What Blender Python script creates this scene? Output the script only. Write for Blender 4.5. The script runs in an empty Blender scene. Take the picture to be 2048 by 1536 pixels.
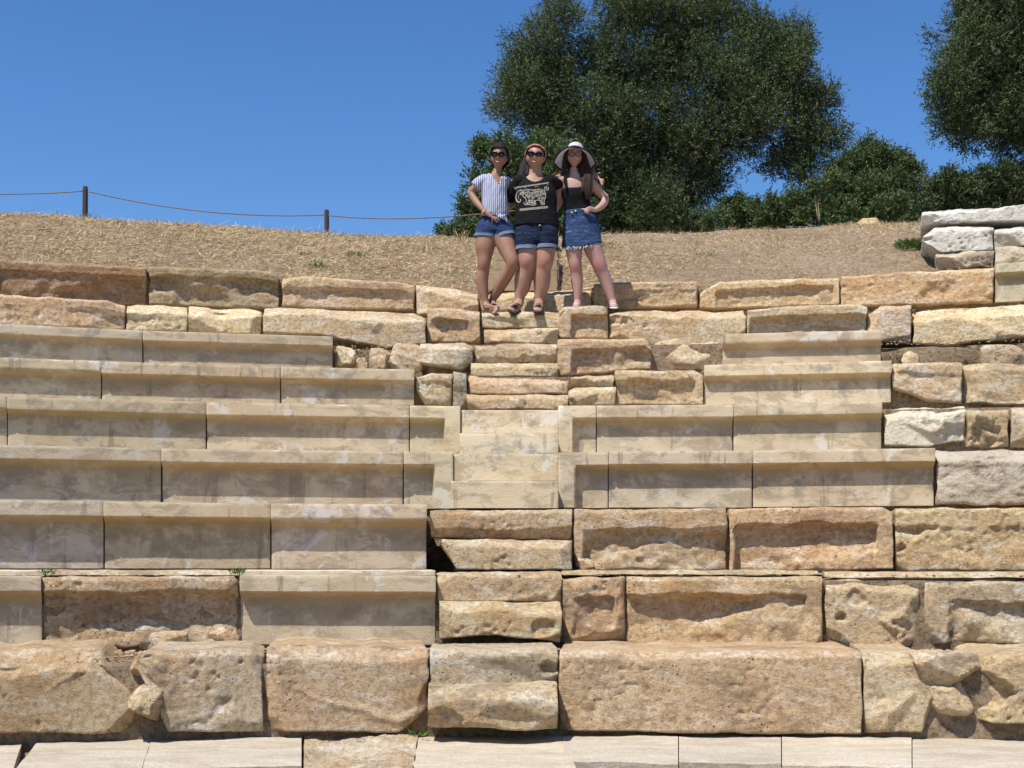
import bpy, math, random
import numpy as np
from mathutils import Vector
from mathutils.bvhtree import BVHTree
random.seed(7); RNG = np.random.default_rng(7)
sc = bpy.context.scene
# ---------------------------------------------------------------- camera
F = 2640.0; PITCH = math.atan(344 / F); CP, SP = math.cos(PITCH), math.sin(PITCH)
cam = bpy.data.objects.new('camera', bpy.data.cameras.new('camera')); sc.collection.objects.link(cam)
cam.rotation_euler = (math.pi / 2 + PITCH, 0, 0)
cam.data.sensor_width = 36; cam.data.lens = 36 * F / 2048; cam.data.clip_end = 3000; cam.data.clip_start = 0.05
sc.camera = cam
# ---------------------------------------------------------------- world and sun
LD = Vector((0.34, 0.42, -1)).normalized()                 # direction in which the sunlight travels
el = math.asin(-LD.z); az = math.atan2(-LD.x, -LD.y)
w = bpy.data.worlds.new('World'); sc.world = w; w.use_nodes = True
sky = w.node_tree.nodes.new('ShaderNodeTexSky'); sky.sky_type = 'NISHITA'; sky.sun_disc = False
sky.sun_elevation = el; sky.sun_rotation = az % (2 * math.pi); sky.altitude = 200
sky.air_density = 1.0; sky.dust_density = 0.0; sky.ozone_density = 5.0
bg = w.node_tree.nodes['Background']; bg.inputs[1].default_value = 0.112
hs = w.node_tree.nodes.new('ShaderNodeHueSaturation'); hs.inputs['Saturation'].default_value = 1.2; hs.inputs['Hue'].default_value = .506
w.node_tree.links.new(sky.outputs[0], hs.inputs['Color']); w.node_tree.links.new(hs.outputs[0], bg.inputs[0])
sl = bpy.data.lights.new('sun', 'SUN'); sl.energy = 5.0; sl.angle = math.radians(0.53); sl.color = (1, .955, .88)
so = bpy.data.objects.new('sun', sl); sc.collection.objects.link(so)
so.rotation_euler = LD.to_track_quat('-Z', 'Y').to_euler(); so.location = (-9, -9, 30)
sc.view_settings.view_transform = 'Standard'; sc.view_settings.look = 'None'
sc.view_settings.gamma = 1; sc.view_settings.exposure = 0.42
# ---------------------------------------------------------------- noise
def _h(ix, iy, iz, seed):
    n = (ix.astype(np.int64) * 374761393 + iy.astype(np.int64) * 668265263 + iz.astype(np.int64) * 2147483647 + seed * 974634777) & 0xffffffff
    n = ((n ^ (n >> 13)) * 1274126177) & 0xffffffff
    n = ((n ^ (n >> 16)) * 2246822519) & 0xffffffff
    return ((n ^ (n >> 15)) & 0xffffff) / float(0xffffff) * 2 - 1
def noise(x, y, z=0.0, seed=0):
    x, y, z = np.broadcast_arrays(np.asarray(x, float), np.asarray(y, float), np.asarray(z, float))
    ix, iy, iz = np.floor(x), np.floor(y), np.floor(z)
    fx, fy, fz = x - ix, y - iy, z - iz
    fx, fy, fz = [f * f * f * (f * (f * 6 - 15) + 10) for f in (fx, fy, fz)]
    r = 0
    for dx in (0, 1):
        for dy in (0, 1):
            for dz in (0, 1):
                r = r + _h(ix + dx, iy + dy, iz + dz, seed) * (fx if dx else 1 - fx) * (fy if dy else 1 - fy) * (fz if dz else 1 - fz)
    return r
def fbm(x, y, z=0.0, oct=4, seed=0, gain=.5):
    a, s, t = 1.0, 0, 0
    x = np.asarray(x, float); y = np.asarray(y, float); z = np.asarray(z, float)
    for o in range(oct):
        s = s + a * noise(x * 2 ** o, y * 2 ** o, z * 2 ** o + o * 7.3, seed + o); t += a; a *= gain
    return s / t
def sstep(a, b, x):
    t = np.clip((x - a) / (b - a), 0, 1); return t * t * (3 - 2 * t)
# ---------------------------------------------------------------- projection helpers (pixel of the 2048 x 1536 photo -> place)
CX, CY = 0.25, -3.5
def R_(k): return 6.88 + .764 * (k - 1) - CY
def ray(px, py):
    a = (np.asarray(px, float) - 1024) / F; b = (768 - np.asarray(py, float)) / F
    return a, CP - b * SP, SP + b * CP
def at_Y(px, py, Y):
    a, b, c = ray(px, py); t = Y / b
    return Vector((float(a * t), float(Y), float(c * t)))
def on_cyl(px, py, R):
    a, b, c = ray(px, py)
    A = a * a + b * b; B = -2 * (a * CX + b * CY); C = CX * CX + CY * CY - R * R
    t = (-B + np.sqrt(B * B - 4 * A * C)) / (2 * A)
    return np.stack([a * t, b * t, c * t], -1)
def zfor(X, Y, py): # height at plan position (X,Y) which shows at photo row py
    q = (768 - py) / F; return Y * (q * CP + SP) / (CP - q * SP)
# ---------------------------------------------------------------- mesh helpers
def mesh(name, V, Fc, mat, parent=None, smooth=True, loc=None, attr=None):
    me = bpy.data.meshes.new(name); V = np.asarray(V, float)
    if loc is not None: V = V - np.asarray(loc, float)
    if isinstance(Fc, np.ndarray):
        n, m = Fc.shape
        me.vertices.add(len(V)); me.vertices.foreach_set('co', V.astype(np.float32).ravel())
        me.loops.add(n * m); me.loops.foreach_set('vertex_index', Fc.astype(np.int32).ravel())
        me.polygons.add(n); me.polygons.foreach_set('loop_start', np.arange(0, n * m, m, dtype=np.int32))
        me.polygons.foreach_set('loop_total', np.full(n, m, dtype=np.int32))
    else:
        me.from_pydata([tuple(v) for v in V], [], Fc)
    if attr is not None:
        for kx, val in attr.items():
            at = me.attributes.new(kx, 'FLOAT', 'POINT'); at.data.foreach_set('value', np.asarray(val, np.float32))
    me.update(calc_edges=True); me.validate()
    me.polygons.foreach_set('use_smooth', np.full(len(me.polygons), smooth))
    if mat: me.materials.append(mat)
    o = bpy.data.objects.new(name, me); sc.collection.objects.link(o)
    if loc is not None: o.location = tuple(loc)
    if parent is not None:
        o.parent = parent
        o.location = Vector(o.location) - parent_world(parent)
    return o
def parent_world(p):
    v = Vector((0, 0, 0))
    while p is not None: v += Vector(p.location); p = p.parent
    return v
def empty(name, loc):
    o = bpy.data.objects.new(name, None); o.empty_display_size = .2; o.location = loc; sc.collection.objects.link(o); return o
def tag(o, label, cat, group=None, kind=None):
    o['label'] = label; o['category'] = cat
    if group: o['group'] = group
    if kind: o['kind'] = kind
    return o
# ---------------------------------------------------------------- materials
class NT:
    def __init__(s, name):
        s.m = bpy.data.materials.new(name); s.m.use_nodes = True; s.t = s.m.node_tree; s.n = s.t.nodes; s.l = s.t.links
        s.b = s.n['Principled BSDF']; s.b.inputs['Roughness'].default_value = .9; s.b.inputs['Specular IOR Level'].default_value = .15
    def new(s, ty, **kw):
        n = s.n.new(ty)
        for k, v in kw.items():
            if hasattr(n, k): setattr(n, k, v)
            else: n.inputs[k].default_value = v
        return n
    def L(s, a, b): s.l.new(a, b)
    def pos(s, scale=(1, 1, 1), rot=(0, 0, 0), loc=(0, 0, 0)):
        g = s.new('ShaderNodeNewGeometry'); mp = s.new('ShaderNodeMapping')
        mp.inputs['Scale'].default_value = scale; mp.inputs['Rotation'].default_value = rot; mp.inputs['Location'].default_value = loc
        s.L(g.outputs['Position'], mp.inputs[0]); return mp.outputs[0]
    def noise(s, vec, scale, detail=6, rough=.6, dist=0.0):
        n = s.new('ShaderNodeTexNoise'); n.inputs['Scale'].default_value = scale; n.inputs['Detail'].default_value = detail
        n.inputs['Roughness'].default_value = rough; n.inputs['Distortion'].default_value = dist
        s.L(vec, n.inputs['Vector']); return n.outputs['Fac']
    def ramp(s, fac, *stops):
        r = s.new('ShaderNodeValToRGB'); e = r.color_ramp.elements
        while len(e) < len(stops): e.new(.5)
        for i, (p, c) in enumerate(stops):
            e[i].position = p; e[i].color = (c, c, c, 1) if not isinstance(c, tuple) else (*c, 1)
        s.L(fac, r.inputs[0]); return r.outputs[0]
    def mix(s, fac, a, b, mode='MIX'):
        m = s.new('ShaderNodeMixRGB', blend_type=mode)
        for v, i in ((fac, 0), (a, 1), (b, 2)):
            if isinstance(v, (int, float)): m.inputs[i].default_value = v
            elif isinstance(v, tuple): m.inputs[i].default_value = (*v, 1)
            else: s.L(v, m.inputs[i])
        return m.outputs[0]
    def math(s, op, a, b=0.0):
        m = s.new('ShaderNodeMath', operation=op)
        for v, i in ((a, 0), (b, 1)):
            if isinstance(v, (int, float)): m.inputs[i].default_value = v
            else: s.L(v, m.inputs[i])
        return m.outputs[0]
    def bump(s, h, strength, dist, prev=None):
        b = s.new('ShaderNodeBump'); b.inputs['Strength'].default_value = strength; b.inputs['Distance'].default_value = dist
        s.L(h, b.inputs['Height'])
        if prev is not None: s.L(prev, b.inputs['Normal'])
        return b.outputs[0]
    def out(s, col, normal=None, rough=None):
        if isinstance(col, tuple): s.b.inputs['Base Color'].default_value = (*col, 1)
        else: s.L(col, s.b.inputs['Base Color'])
        if normal is not None: s.L(normal, s.b.inputs['Normal'])
        if rough is not None: s.b.inputs['Roughness'].default_value = rough
        return s.m
def m_old():
    s = NT('weathered_stone'); p0 = s.pos(); o0 = s.new('ShaderNodeObjectInfo'); va = s.new('ShaderNodeVectorMath', operation='MULTIPLY_ADD')
    cb = s.new('ShaderNodeCombineXYZ'); [s.L(o0.outputs['Random'], cb.inputs[i]) for i in range(3)]
    s.L(cb.outputs[0], va.inputs[0]); va.inputs[1].default_value = (13, 29, 19); s.L(p0, va.inputs[2]); p = va.outputs[0]
    mp0 = s.new('ShaderNodeMapping'); mp0.inputs['Scale'].default_value = (1, 1, 2.6); s.L(p, mp0.inputs[0]); ps = mp0.outputs[0]
    big = s.noise(p, 1.7, 4, .6, .4); mid = s.noise(ps, 5.5, 7, .68, .5); fine = s.noise(p, 34, 8, .72); speck = s.noise(p, 130, 4, .7)
    c = s.mix(s.ramp(big, (.36, 0.0), (.62, 1.0)), (.76, .635, .42), (.68, .485, .285))
    c = s.mix(s.ramp(mid, (.50, 0.0), (.62, .85)), c, (.86, .79, .64))
    c = s.mix(s.ramp(s.noise(ps, 2.6, 9, .75, .6), (.52, 0.0), (.62, .8)), c, (.40, .315, .21))
    c = s.mix(s.ramp(fine, (.36, .65), (.54, 0.0)), c, (.30, .195, .10))
    c = s.mix(s.ramp(speck, (.58, 0.0), (.75, .35)), c, (.72, .63, .47))
    # pits
    v = s.new('ShaderNodeTexVoronoi'); v.inputs['Scale'].default_value = 38
    s.L(p, v.inputs['Vector'])
    pit = s.ramp(v.outputs['Distance'], (.10, 1.0), (.24, 0.0))
    pm = s.ramp(s.noise(p, 4.3, 3, .6), (.53, 0.0), (.63, 1.0))
    pit = s.math('MULTIPLY', pit, pm)
    c = s.mix(s.math('MULTIPLY', pit, .85), c, (.14, .09, .05))
    oi = s.new('ShaderNodeObjectInfo'); c = s.mix(1.0, c, oi.outputs['Color'], 'MULTIPLY')
    h = s.math('ADD', s.math('MULTIPLY', s.noise(p, 9, 8, .7), .6), s.math('MULTIPLY', fine, .7))
    h = s.math('ADD', h, s.math('MULTIPLY', s.noise(s.pos((1, 1, 4)), 6, 6, .7), .35))
    n = s.bump(h, 1.0, .045)
    n = s.bump(s.math('SUBTRACT', speck, s.math('MULTIPLY', pit, 1.6)), .9, .010, n)
    return s.out(c, n, .95)
def m_new():
    s = NT('dressed_stone'); p0 = s.pos(); o0 = s.new('ShaderNodeObjectInfo'); va = s.new('ShaderNodeVectorMath', operation='MULTIPLY_ADD')
    cb = s.new('ShaderNodeCombineXYZ'); [s.L(o0.outputs['Random'], cb.inputs[i]) for i in range(3)]
    s.L(cb.outputs[0], va.inputs[0]); va.inputs[1].default_value = (31, 17, 23); s.L(p0, va.inputs[2]); p = va.outputs[0]
    mp0 = s.new('ShaderNodeMapping'); mp0.inputs['Scale'].default_value = (1, 1, 2.2); s.L(p, mp0.inputs[0]); ps = mp0.outputs[0]
    big = s.noise(ps, 1.9, 5, .62, .6); mid = s.noise(ps, 4.4, 9, .74, .5); fine = s.noise(p, 60, 6, .7); speck = s.noise(p, 190, 3, .7)
    c = s.mix(s.ramp(big, (.35, 0.0), (.65, 1.0)), (.60, .515, .375), (.52, .42, .285))
    c = s.mix(s.ramp(mid, (.50, 0.0), (.57, .7)), c, (.35, .285, .195))
    c = s.mix(s.ramp(s.noise(p, 2.9, 8, .68, .5), (.575, 0.0), (.61, .85)), c, (.62, .59, .52))
    c = s.mix(s.ramp(s.noise(p, 4.1, 9, .75, .2), (.56, 0.0), (.63, .75)), c, (.26, .25, .225))
    # ochre tint in a band along the moulding, broken up by noise
    at = s.new('ShaderNodeAttribute', attribute_name='ochre')
    a2 = s.new('ShaderNodeAttribute', attribute_name='recess_tone')
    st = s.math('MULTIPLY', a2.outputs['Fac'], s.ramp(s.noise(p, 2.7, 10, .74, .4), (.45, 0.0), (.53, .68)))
    c = s.mix(st, c, (.255, .205, .14))  # patchy darker brown inside the recess, stronger towards its upper part
    md = s.new('ShaderNodeMapping'); md.inputs['Scale'].default_value = (7, 7, .8); s.L(p, md.inputs[0]); dr = s.noise(md.outputs[0], 1.6, 5, .6)
    c = s.mix(s.math('MULTIPLY', s.ramp(dr, (.60, 0.0), (.66, .7)), s.ramp(big, (.40, 0.0), (.5, 1.0))), c, (.24, .20, .145))
    c = s.mix(s.math('MULTIPLY', s.ramp(dr, (.33, .75), (.38, 0.0)), s.ramp(mid, (.40, 1.0), (.5, 0.0))), c, (.64, .61, .54))
    och = s.math('MULTIPLY', at.outputs['Fac'], s.ramp(s.noise(ps, 4, 8, .75), (.36, .15), (.58, .95)))
    c = s.mix(och, c, (.40, .30, .165))
    c = s.mix(s.ramp(speck, (.62, 0.0), (.72, .4)), c, (.2, .16, .1))
    oi = s.new('ShaderNodeObjectInfo'); c = s.mix(1.0, c, oi.outputs['Color'], 'MULTIPLY')
    wv = s.new('ShaderNodeTexWave', bands_direction='X'); wv.inputs['Scale'].default_value = 26
    wv.inputs['Distortion'].default_value = 7; wv.inputs['Detail'].default_value = 3; wv.inputs['Detail Scale'].default_value = 1.4
    s.L(s.pos(rot=(0, math.radians(52), 0)), wv.inputs['Vector'])
    msk = s.ramp(s.noise(p, 1.3, 2), (.42, .1), (.6, .8))
    n = s.bump(s.math('MULTIPLY', wv.outputs['Fac'], msk), .30, .004)
    n = s.bump(s.math('ADD', fine, s.math('MULTIPLY', speck, .8)), .55, .006, n)
    return s.out(c, n, .93)
def m_slab():
    s = NT('pale_paving_stone'); p = s.pos(); ps = s.pos((1, 2.5, 3))
    c = s.mix(s.ramp(s.noise(ps, 2.2, 5, .6, .4), (.35, 0.0), (.65, 1.0)), (.50, .435, .335), (.38, .32, .235))
    c = s.mix(s.ramp(s.noise(ps, 5.5, 8, .7), (.52, 0.0), (.68, .5)), c, (.62, .585, .51)); c = s.mix(s.ramp(s.noise(p, 9, 8, .75), (.58, 0.0), (.70, .45)), c, (.40, .33, .24))
    c = s.mix(s.ramp(s.noise(p, 70, 5, .7), (.40, .6), (.5, 0.0)), c, (.33, .26, .17))
    oi = s.new('ShaderNodeObjectInfo'); c = s.mix(1.0, c, oi.outputs['Color'], 'MULTIPLY')
    n = s.bump(s.noise(p, 18, 6, .6), .5, .02); n = s.bump(s.noise(p, 120, 5, .7), .8, .006, n)
    return s.out(c, n, .93)
def m_white():
    s = NT('bleached_stone'); p = s.pos()
    c = s.mix(s.ramp(s.noise(p, 3, 6, .65), (.4, 0.0), (.62, 1.0)), (.78, .765, .69), (.63, .58, .47))
    c = s.mix(s.ramp(s.noise(s.pos((1, 1, 2), loc=(3, 1, 1)), 6.5, 8, .75), (.54, 0.0), (.62, .85)), c, (.24, .21, .17))
    c = s.mix(s.ramp(s.noise(p, 45, 6, .7), (.35, .22), (.6, 0.0)), c, (.42, .34, .25))
    oi = s.new('ShaderNodeObjectInfo'); c = s.mix(1.0, c, oi.outputs['Color'], 'MULTIPLY')
    n = s.bump(s.noise(p, 12, 8, .68), 1.0, .06); n = s.bump(s.noise(p, 110, 4, .7), .7, .01, n)
    return s.out(c, n, .95)
def m_ground():
    s = NT('dry_earth'); p = s.pos()
    c = s.mix(s.ramp(s.noise(p, .7, 5, .6), (.38, 0.0), (.6, 1.0)), (.37, .27, .17), (.50, .365, .245))
    c = s.mix(s.ramp(s.noise(p, 7, 8, .75), (.45, 0.0), (.60, .8)), c, (.54, .42, .275))
    c = s.mix(s.ramp(s.noise(p, 26, 8, .75), (.40, .8), (.54, 0.0)), c, (.17, .115, .065))
    n = s.bump(s.noise(p, 14, 8, .75), 1.0, .08); n = s.bump(s.noise(p, 90, 5, .7), .8, .02, n)
    return s.out(c, n, .97)
def m_simple(name, c, rough=.8, spec=.15, var=.25, scale=20, bump=.0, bscale=60, bd=.005, metal=0, dark=None):
    s = NT(name); p = s.pos(); s.b.inputs['Specular IOR Level'].default_value = spec; s.b.inputs['Metallic'].default_value = metal
    d = dark or tuple(x * (1 - var) for x in c)
    col = s.mix(s.ramp(s.noise(p, scale, 5, .65), (.35, 0.0), (.65, 1.0)), c, d)
    n = s.bump(s.noise(p, bscale, 5, .6), bump, bd) if bump else None
    return s.out(col, n, rough)
def m_leaf(name, a, b, back):
    s = NT(name); at = s.new('ShaderNodeAttribute', attribute_name='rnd')
    c = s.mix(at.outputs['Fac'], a, b); g = s.new('ShaderNodeNewGeometry')
    c = s.mix(g.outputs['Backfacing'], c, back)
    s.L(c, s.b.inputs['Base Color']); s.b.inputs['Roughness'].default_value = .6; s.b.inputs['Specular IOR Level'].default_value = .10
    tr = s.new('ShaderNodeBsdfTranslucent'); s.L(s.mix(.5, c, (.08, .12, .02)), tr.inputs[0])
    mx = s.new('ShaderNodeMixShader'); mx.inputs[0].default_value = .12
    s.L(s.b.outputs[0], mx.inputs[1]); s.L(tr.outputs[0], mx.inputs[2]); s.L(mx.outputs[0], s.n['Material Output'].inputs[0])
    return s.m
def m_straw():
    s = NT('dry_straw'); at = s.new('ShaderNodeAttribute', attribute_name='rnd')
    c = s.ramp(at.outputs['Fac'], (0, (.14, .09, .045)), (.35, (.36, .25, .13)), (.7, (.60, .45, .24)), (1, (.76, .63, .40)))
    return s.out(c, None, .8)
M = dict(old=m_old(), new=m_new(), white=m_white(), slab=m_slab(), ground=m_ground(), straw=m_straw(),
         leaf=m_leaf('olive_leaf', (.016, .042, .010), (.125, .15, .045), (.11, .14, .075)),
         leaf2=m_leaf('shrub_leaf', (.035, .080, .018), (.13, .17, .055), (.12, .155, .075)),
         weed=m_leaf('weed_leaf', (.06, .12, .02), (.16, .22, .05), (.12, .2, .06)),
         bark=m_simple('olive_bark', (.075, .06, .045), bump=1, bscale=9, bd=.05),
         post=m_simple('dark_timber', (.075, .055, .045), bump=.8, bscale=40, bd=.01),
         rope=m_simple('rope_fibre', (.23, .17, .11), bump=.6, bscale=150),
         plank=m_simple('weathered_plank', (.40, .31, .19), bump=.5, bscale=30, bd=.01, scale=8))
# ---------------------------------------------------------------- stone blocks
def interp(pts, x):
    p = np.array(pts, float); return np.interp(x, p[:, 0], p[:, 1])
SEED = [0]
def prof(v, x0, x1):
    if isinstance(v, (int, float)): return [(x0, v), (x1, v)]
    if isinstance(v, tuple): return [(x0, v[0]), (x1, v[1])]
    return v
def block(name, k, x0, x1, top, bot, label, kind='old', lip=0, pl=0, pr=0, rec=.06, rough=None, cuts=(), tint=(1, 1, 1),
          fwd=0.0, depth=.80, bevel=0, mat=None, cat='stone block', group='stone seat blocks', dmg=.35, straight=True, cell=None, R=None, round_=None):
    SEED[0] += 1; sd = SEED[0] * 13
    R = (R_(k) if R is None else R) - fwd
    top = prof(top, x0, x1); bot = prof(bot, x0, x1)
    TL = on_cyl(x0, interp(top, x0), R); TR = on_cyl(x1, interp(top, x1), R)
    ax = TR - TL; ax[2] = 0; W = np.linalg.norm(ax); ax /= W
    inw = np.array([-ax[1], ax[0], 0])
    yb = (interp(top, (x0 + x1) / 2) + interp(bot, (x0 + x1) / 2)) / 2
    H = abs(on_cyl((x0 + x1) / 2, interp(top, (x0 + x1) / 2), R)[2] - on_cyl((x0 + x1) / 2, interp(bot, (x0 + x1) / 2), R)[2])
    c = cell or (.0105 if k <= 4 else .0125)
    nu = max(8, int(W / c)); nv = max(6, int(H / c))
    u = np.linspace(0, 1, nu + 1)[:, None] * np.ones((1, nv + 1)); v = np.linspace(0, 1, nv + 1)[None, :] * np.ones((nu + 1, 1))
    s = u * W; t = v * H
    is_new = kind == 'new'
    if rough is None: rough = 0 if is_new else 1.0
    # pixel position of each grid vertex, with ragged outline on old stone
    X = x0 + (x1 - x0) * u
    yt = interp(top, X); yl = interp(bot, X)
    pxm = (x1 - x0) / W
    if not is_new:
        rag = .011 * rough * pxm
        yt = yt + rag * (fbm(s * 7, 3.3, sd, 4, sd) * 1.2 + .25)
        yl = yl - rag * (fbm(s * 7, 9.3, sd, 4, sd + 3) + .15)
        X = X + rag * ((1 - u) * (.15 + fbm(t * 8, 1.1, sd, 4, sd + 5)) - u * (.15 + fbm(t * 8, 2.1, sd, 4, sd + 6)))
    else:
        X = X - .0020 * pxm * ((1 - u) - u)
        yt = yt + .0015 * pxm * fbm(s * 12, 3.3, sd, 4, sd)
    Yp = yl + (yt - yl) * v
    # intersect rays with the vertical plane of the front
    a, b, cc = ray(X, Yp)
    tt = (TL[0] * inw[0] + TL[1] * inw[1]) / (a * inw[0] + b * inw[1])
    P = np.stack([a * tt, b * tt, cc * tt], -1)
    d = np.zeros_like(s); och = np.zeros_like(s); recess_tone = np.zeros_like(s)
    lipm = lip / pxm
    ws = s + .02 * rough * fbm(s * 6, t * 6, sd, 3, sd + 11); wt = t + .02 * rough * fbm(s * 6, t * 6, sd + 4., 3, sd + 12)
    if lip:
        lm = lipm + (.016 * rough * fbm(s * 3.2, 5.5, sd, 4, sd + 1) if not is_new else 0.0)
        cove = .038 if is_new else .032; rec = rec if is_new else rec + .006
        q = (H - lm) - wt                                     # distance below the lip
        if is_new: q = (H - lm) - t
        m = np.clip(q / cove, 0, 1) if is_new else sstep(0, cove, q)
        och = np.exp(-((q - .03) / .045) ** 2) * (q > 0)
        edge = 1.0
        if pl: mm = sstep(0, .012 if is_new else .03, ws - pl / pxm); m = m * mm; och = och * mm
        if pr: mm = sstep(0, .012 if is_new else .03, (W - pr / pxm) - ws); m = m * mm; och = och * mm
        if not is_new:
            # broken stretches where the lip and the recess are worn into each other
            dm = sstep(dmg * -1 + .55, dmg * -1 + .95, .5 + .9 * fbm(s * 2.1, t * 2.6, sd, 4, sd + 21) + .0)
            low = sstep(.14 * H, 0.0, wt) * .5
            m = m * (1 - dm * .75) * (1 - low * .15)
            d += dm * .02
        d += rec * m; recess_tone = m * sstep(.0, .55 * H, wt) if is_new else m * .6
    if not is_new:
        e = np.minimum.reduce([s * 1.0, W - s, t, (H - t)])
        e = np.maximum(e + .012 * rough * fbm(s * 9, t * 9, sd, 4, sd + 31), 0)
        r = (round_ * .8 if round_ is not None else .016) * rough * (1 + .8 * fbm(s * 2.2, t * 2.2, sd, 3, sd + 32)); r = np.maximum(r, .006)
        q = np.clip(e / r, 0, 1); d += r * (1 - np.sqrt(1 - (1 - q) ** 2)) * .85
        flat = 1 if not lip else (1 - .45 * (d > rec * .6))
        d += rough * flat * (.022 * fbm(s * 2.6, t * 3.4, sd, 6, sd + 41, .6) + .011 * fbm(s * 14, t * 14, sd, 3, sd + 42, .65))
        ridg = 1 - np.abs(fbm(s * 3.4, t * 4.2, sd, 4, sd + 43)) * 2.2
        d += rough * .010 * np.clip(ridg - .55, 0, 1) * 2
        fr_ = np.random.default_rng(sd + 5)
        for _ in range(int(5 * rough)):
            g0 = fr_.uniform(0, W), fr_.uniform(0, H); gs = fr_.normal(size=2) * .30; f_ = gs[0] * (ws - g0[0]) + gs[1] * (wt - g0[1]) - .015
            d = np.maximum(d, np.minimum(f_, .032) * rough * sstep(.0, .05, f_ + .03))
        bevel = bevel or (5 if lip else 11)
        if bevel:
            bm = bevel / pxm; bb = bm * (1 + .35 * fbm(s * 4, 1.7, sd, 4, sd + 51))
            d += np.clip((wt - (H - bb)) / bb, 0, 1) * bb * 1.5
        # chance corner breaks and spalls
        rr = np.random.default_rng(sd)
        for _ in range(int(2 + 3 * rough)):
            ang = rr.uniform(0, 2 * math.pi); g = np.array([math.cos(ang), math.sin(ang)])
            far = max(g[0] * W, 0) + max(g[1] * H, 0); cut = far - rr.uniform(.03, .13) * rough
            d = np.maximum(d, np.minimum(.8 * (ws * g[0] + wt * g[1] - cut) + .012 * fbm(s * 8, t * 8, sd, 3, sd + 61), .16))
        for cu, cv, rad, dep in cuts:                        # chosen hollows: centre (0..1), radius m, depth m
            rr_ = np.sqrt(((ws - cu * W)) ** 2 + ((wt - cv * H) * 1.25) ** 2) + .10 * fbm(s * 5, t * 6, sd, 4, sd + 71, .65)
            d += .55 * dep * sstep(rad, rad * .55, rr_) * (1 + .25 * fbm(s * 9, t * 9, sd, 3, sd + 72))
        # small solution holes
        hol = noise(s * 38, t * 38, sd, sd + 81); hm = sstep(.1, .5, fbm(s * 3, t * 3, sd, 3, sd + 82))
        d += .010 * rough * hm * sstep(.35, .7, hol)
    else:
        e = np.minimum.reduce([s, W - s, t + .05, (H - t)])
        chip = sstep(.62, .8, noise(s * 9, t * 9, sd, sd + 91)) * .008
        d += np.clip((.004 + chip - e), 0, .02) * .8 + .0016 * fbm(s * 5, t * 5, sd, 4, sd + 92)
    P = P + d[..., None] * inw
    nU, nV = nu + 1, nv + 1
    idx = np.arange(nU * nV).reshape(nU, nV)
    V = [P.reshape(-1, 3)]; och_all = [och.ravel()]; recess_tone_all = [recess_tone.ravel()]
    Fq = [np.stack([idx[:-1, :-1].ravel(), idx[1:, :-1].ravel(), idx[1:, 1:].ravel(), idx[:-1, 1:].ravel()], 1)]
    # perimeter, ccw seen from the front
    per = np.concatenate([idx[:, 0], idx[-1, 1:], idx[-2::-1, -1], idx[0, -2:0:-1]])
    PV = V[0][per]; cen = PV.mean(0); base = nU * nV; prev = per
    nper = len(per); ph = np.arange(nper) * .05
    lat = PV - cen; lat -= (lat @ inw)[:, None] * inw; lat /= np.linalg.norm(lat, axis=1)[:, None] + 1e-9
    dist = [.015, .04, .08, .13, .2, .28, .38, .5, depth] if not is_new else [.01, .06, .2, .4, depth]
    topmask = (PV[:, 2] > cen[2] + H * .35)
    for dd in dist:
        nz = .010 * rough * fbm(PV[:, 0] * 7, PV[:, 1] * 7 + dd * 7, PV[:, 2] * 7, 4, sd + 101) if not is_new else .001 * noise(PV[:, 0] * 9, dd * 9., PV[:, 2] * 9, sd)
        ring = PV + inw * dd + lat * nz[:, None] * min(1, dd * 12)
        V.append(ring); och_all.append(np.zeros(nper)); recess_tone_all.append(np.zeros(nper)); cur = base + np.arange(nper); base += nper
        Fq.append(np.stack([prev, cur, np.roll(cur, -1), np.roll(prev, -1)], 1)); prev = cur
    Vv = np.concatenate(V); Fv = np.concatenate(Fq)
    loc = (cen + inw * depth * .5); loc[2] = Vv[:, 2].min()
    o = mesh(name, Vv, Fv, mat or M['new' if is_new else 'old'], loc=loc, attr={'ochre': np.concatenate(och_all), 'recess_tone': np.concatenate(recess_tone_all)})
    if is_new:
        me = o.data
        try: me.set_sharp_from_angle(angle=math.radians(28))
        except Exception: pass
    o.color = (*tint, 1)
    tag(o, label, cat, group)
    return o
def jig(t, a=.06):
    r = random.uniform(-a, a); return tuple(min(1.25, x * (1 + r + random.uniform(-.02, .02))) for x in t)
GS = 'stone seat blocks of the theatre'; GT = 'steps of the central stairway'; GB = 'pale bench slabs along the bottom'
def seat(k, x0, x1, top, bot, label, **kw):
    kw.setdefault('group', GS); kw['tint'] = jig(kw.get('tint', (1, 1, 1)))
    return block('seat_block', k, x0, x1, top, bot, label, **kw)
def step(k, x0, x1, top, bot, label, **kw):
    kw.setdefault('group', GT); kw['tint'] = jig(kw.get('tint', (1, 1, 1)), .03); kw.setdefault('depth', .42)
    return block('stair_step', k, x0, x1, top, bot, label, cat='stair step', **kw)
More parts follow.
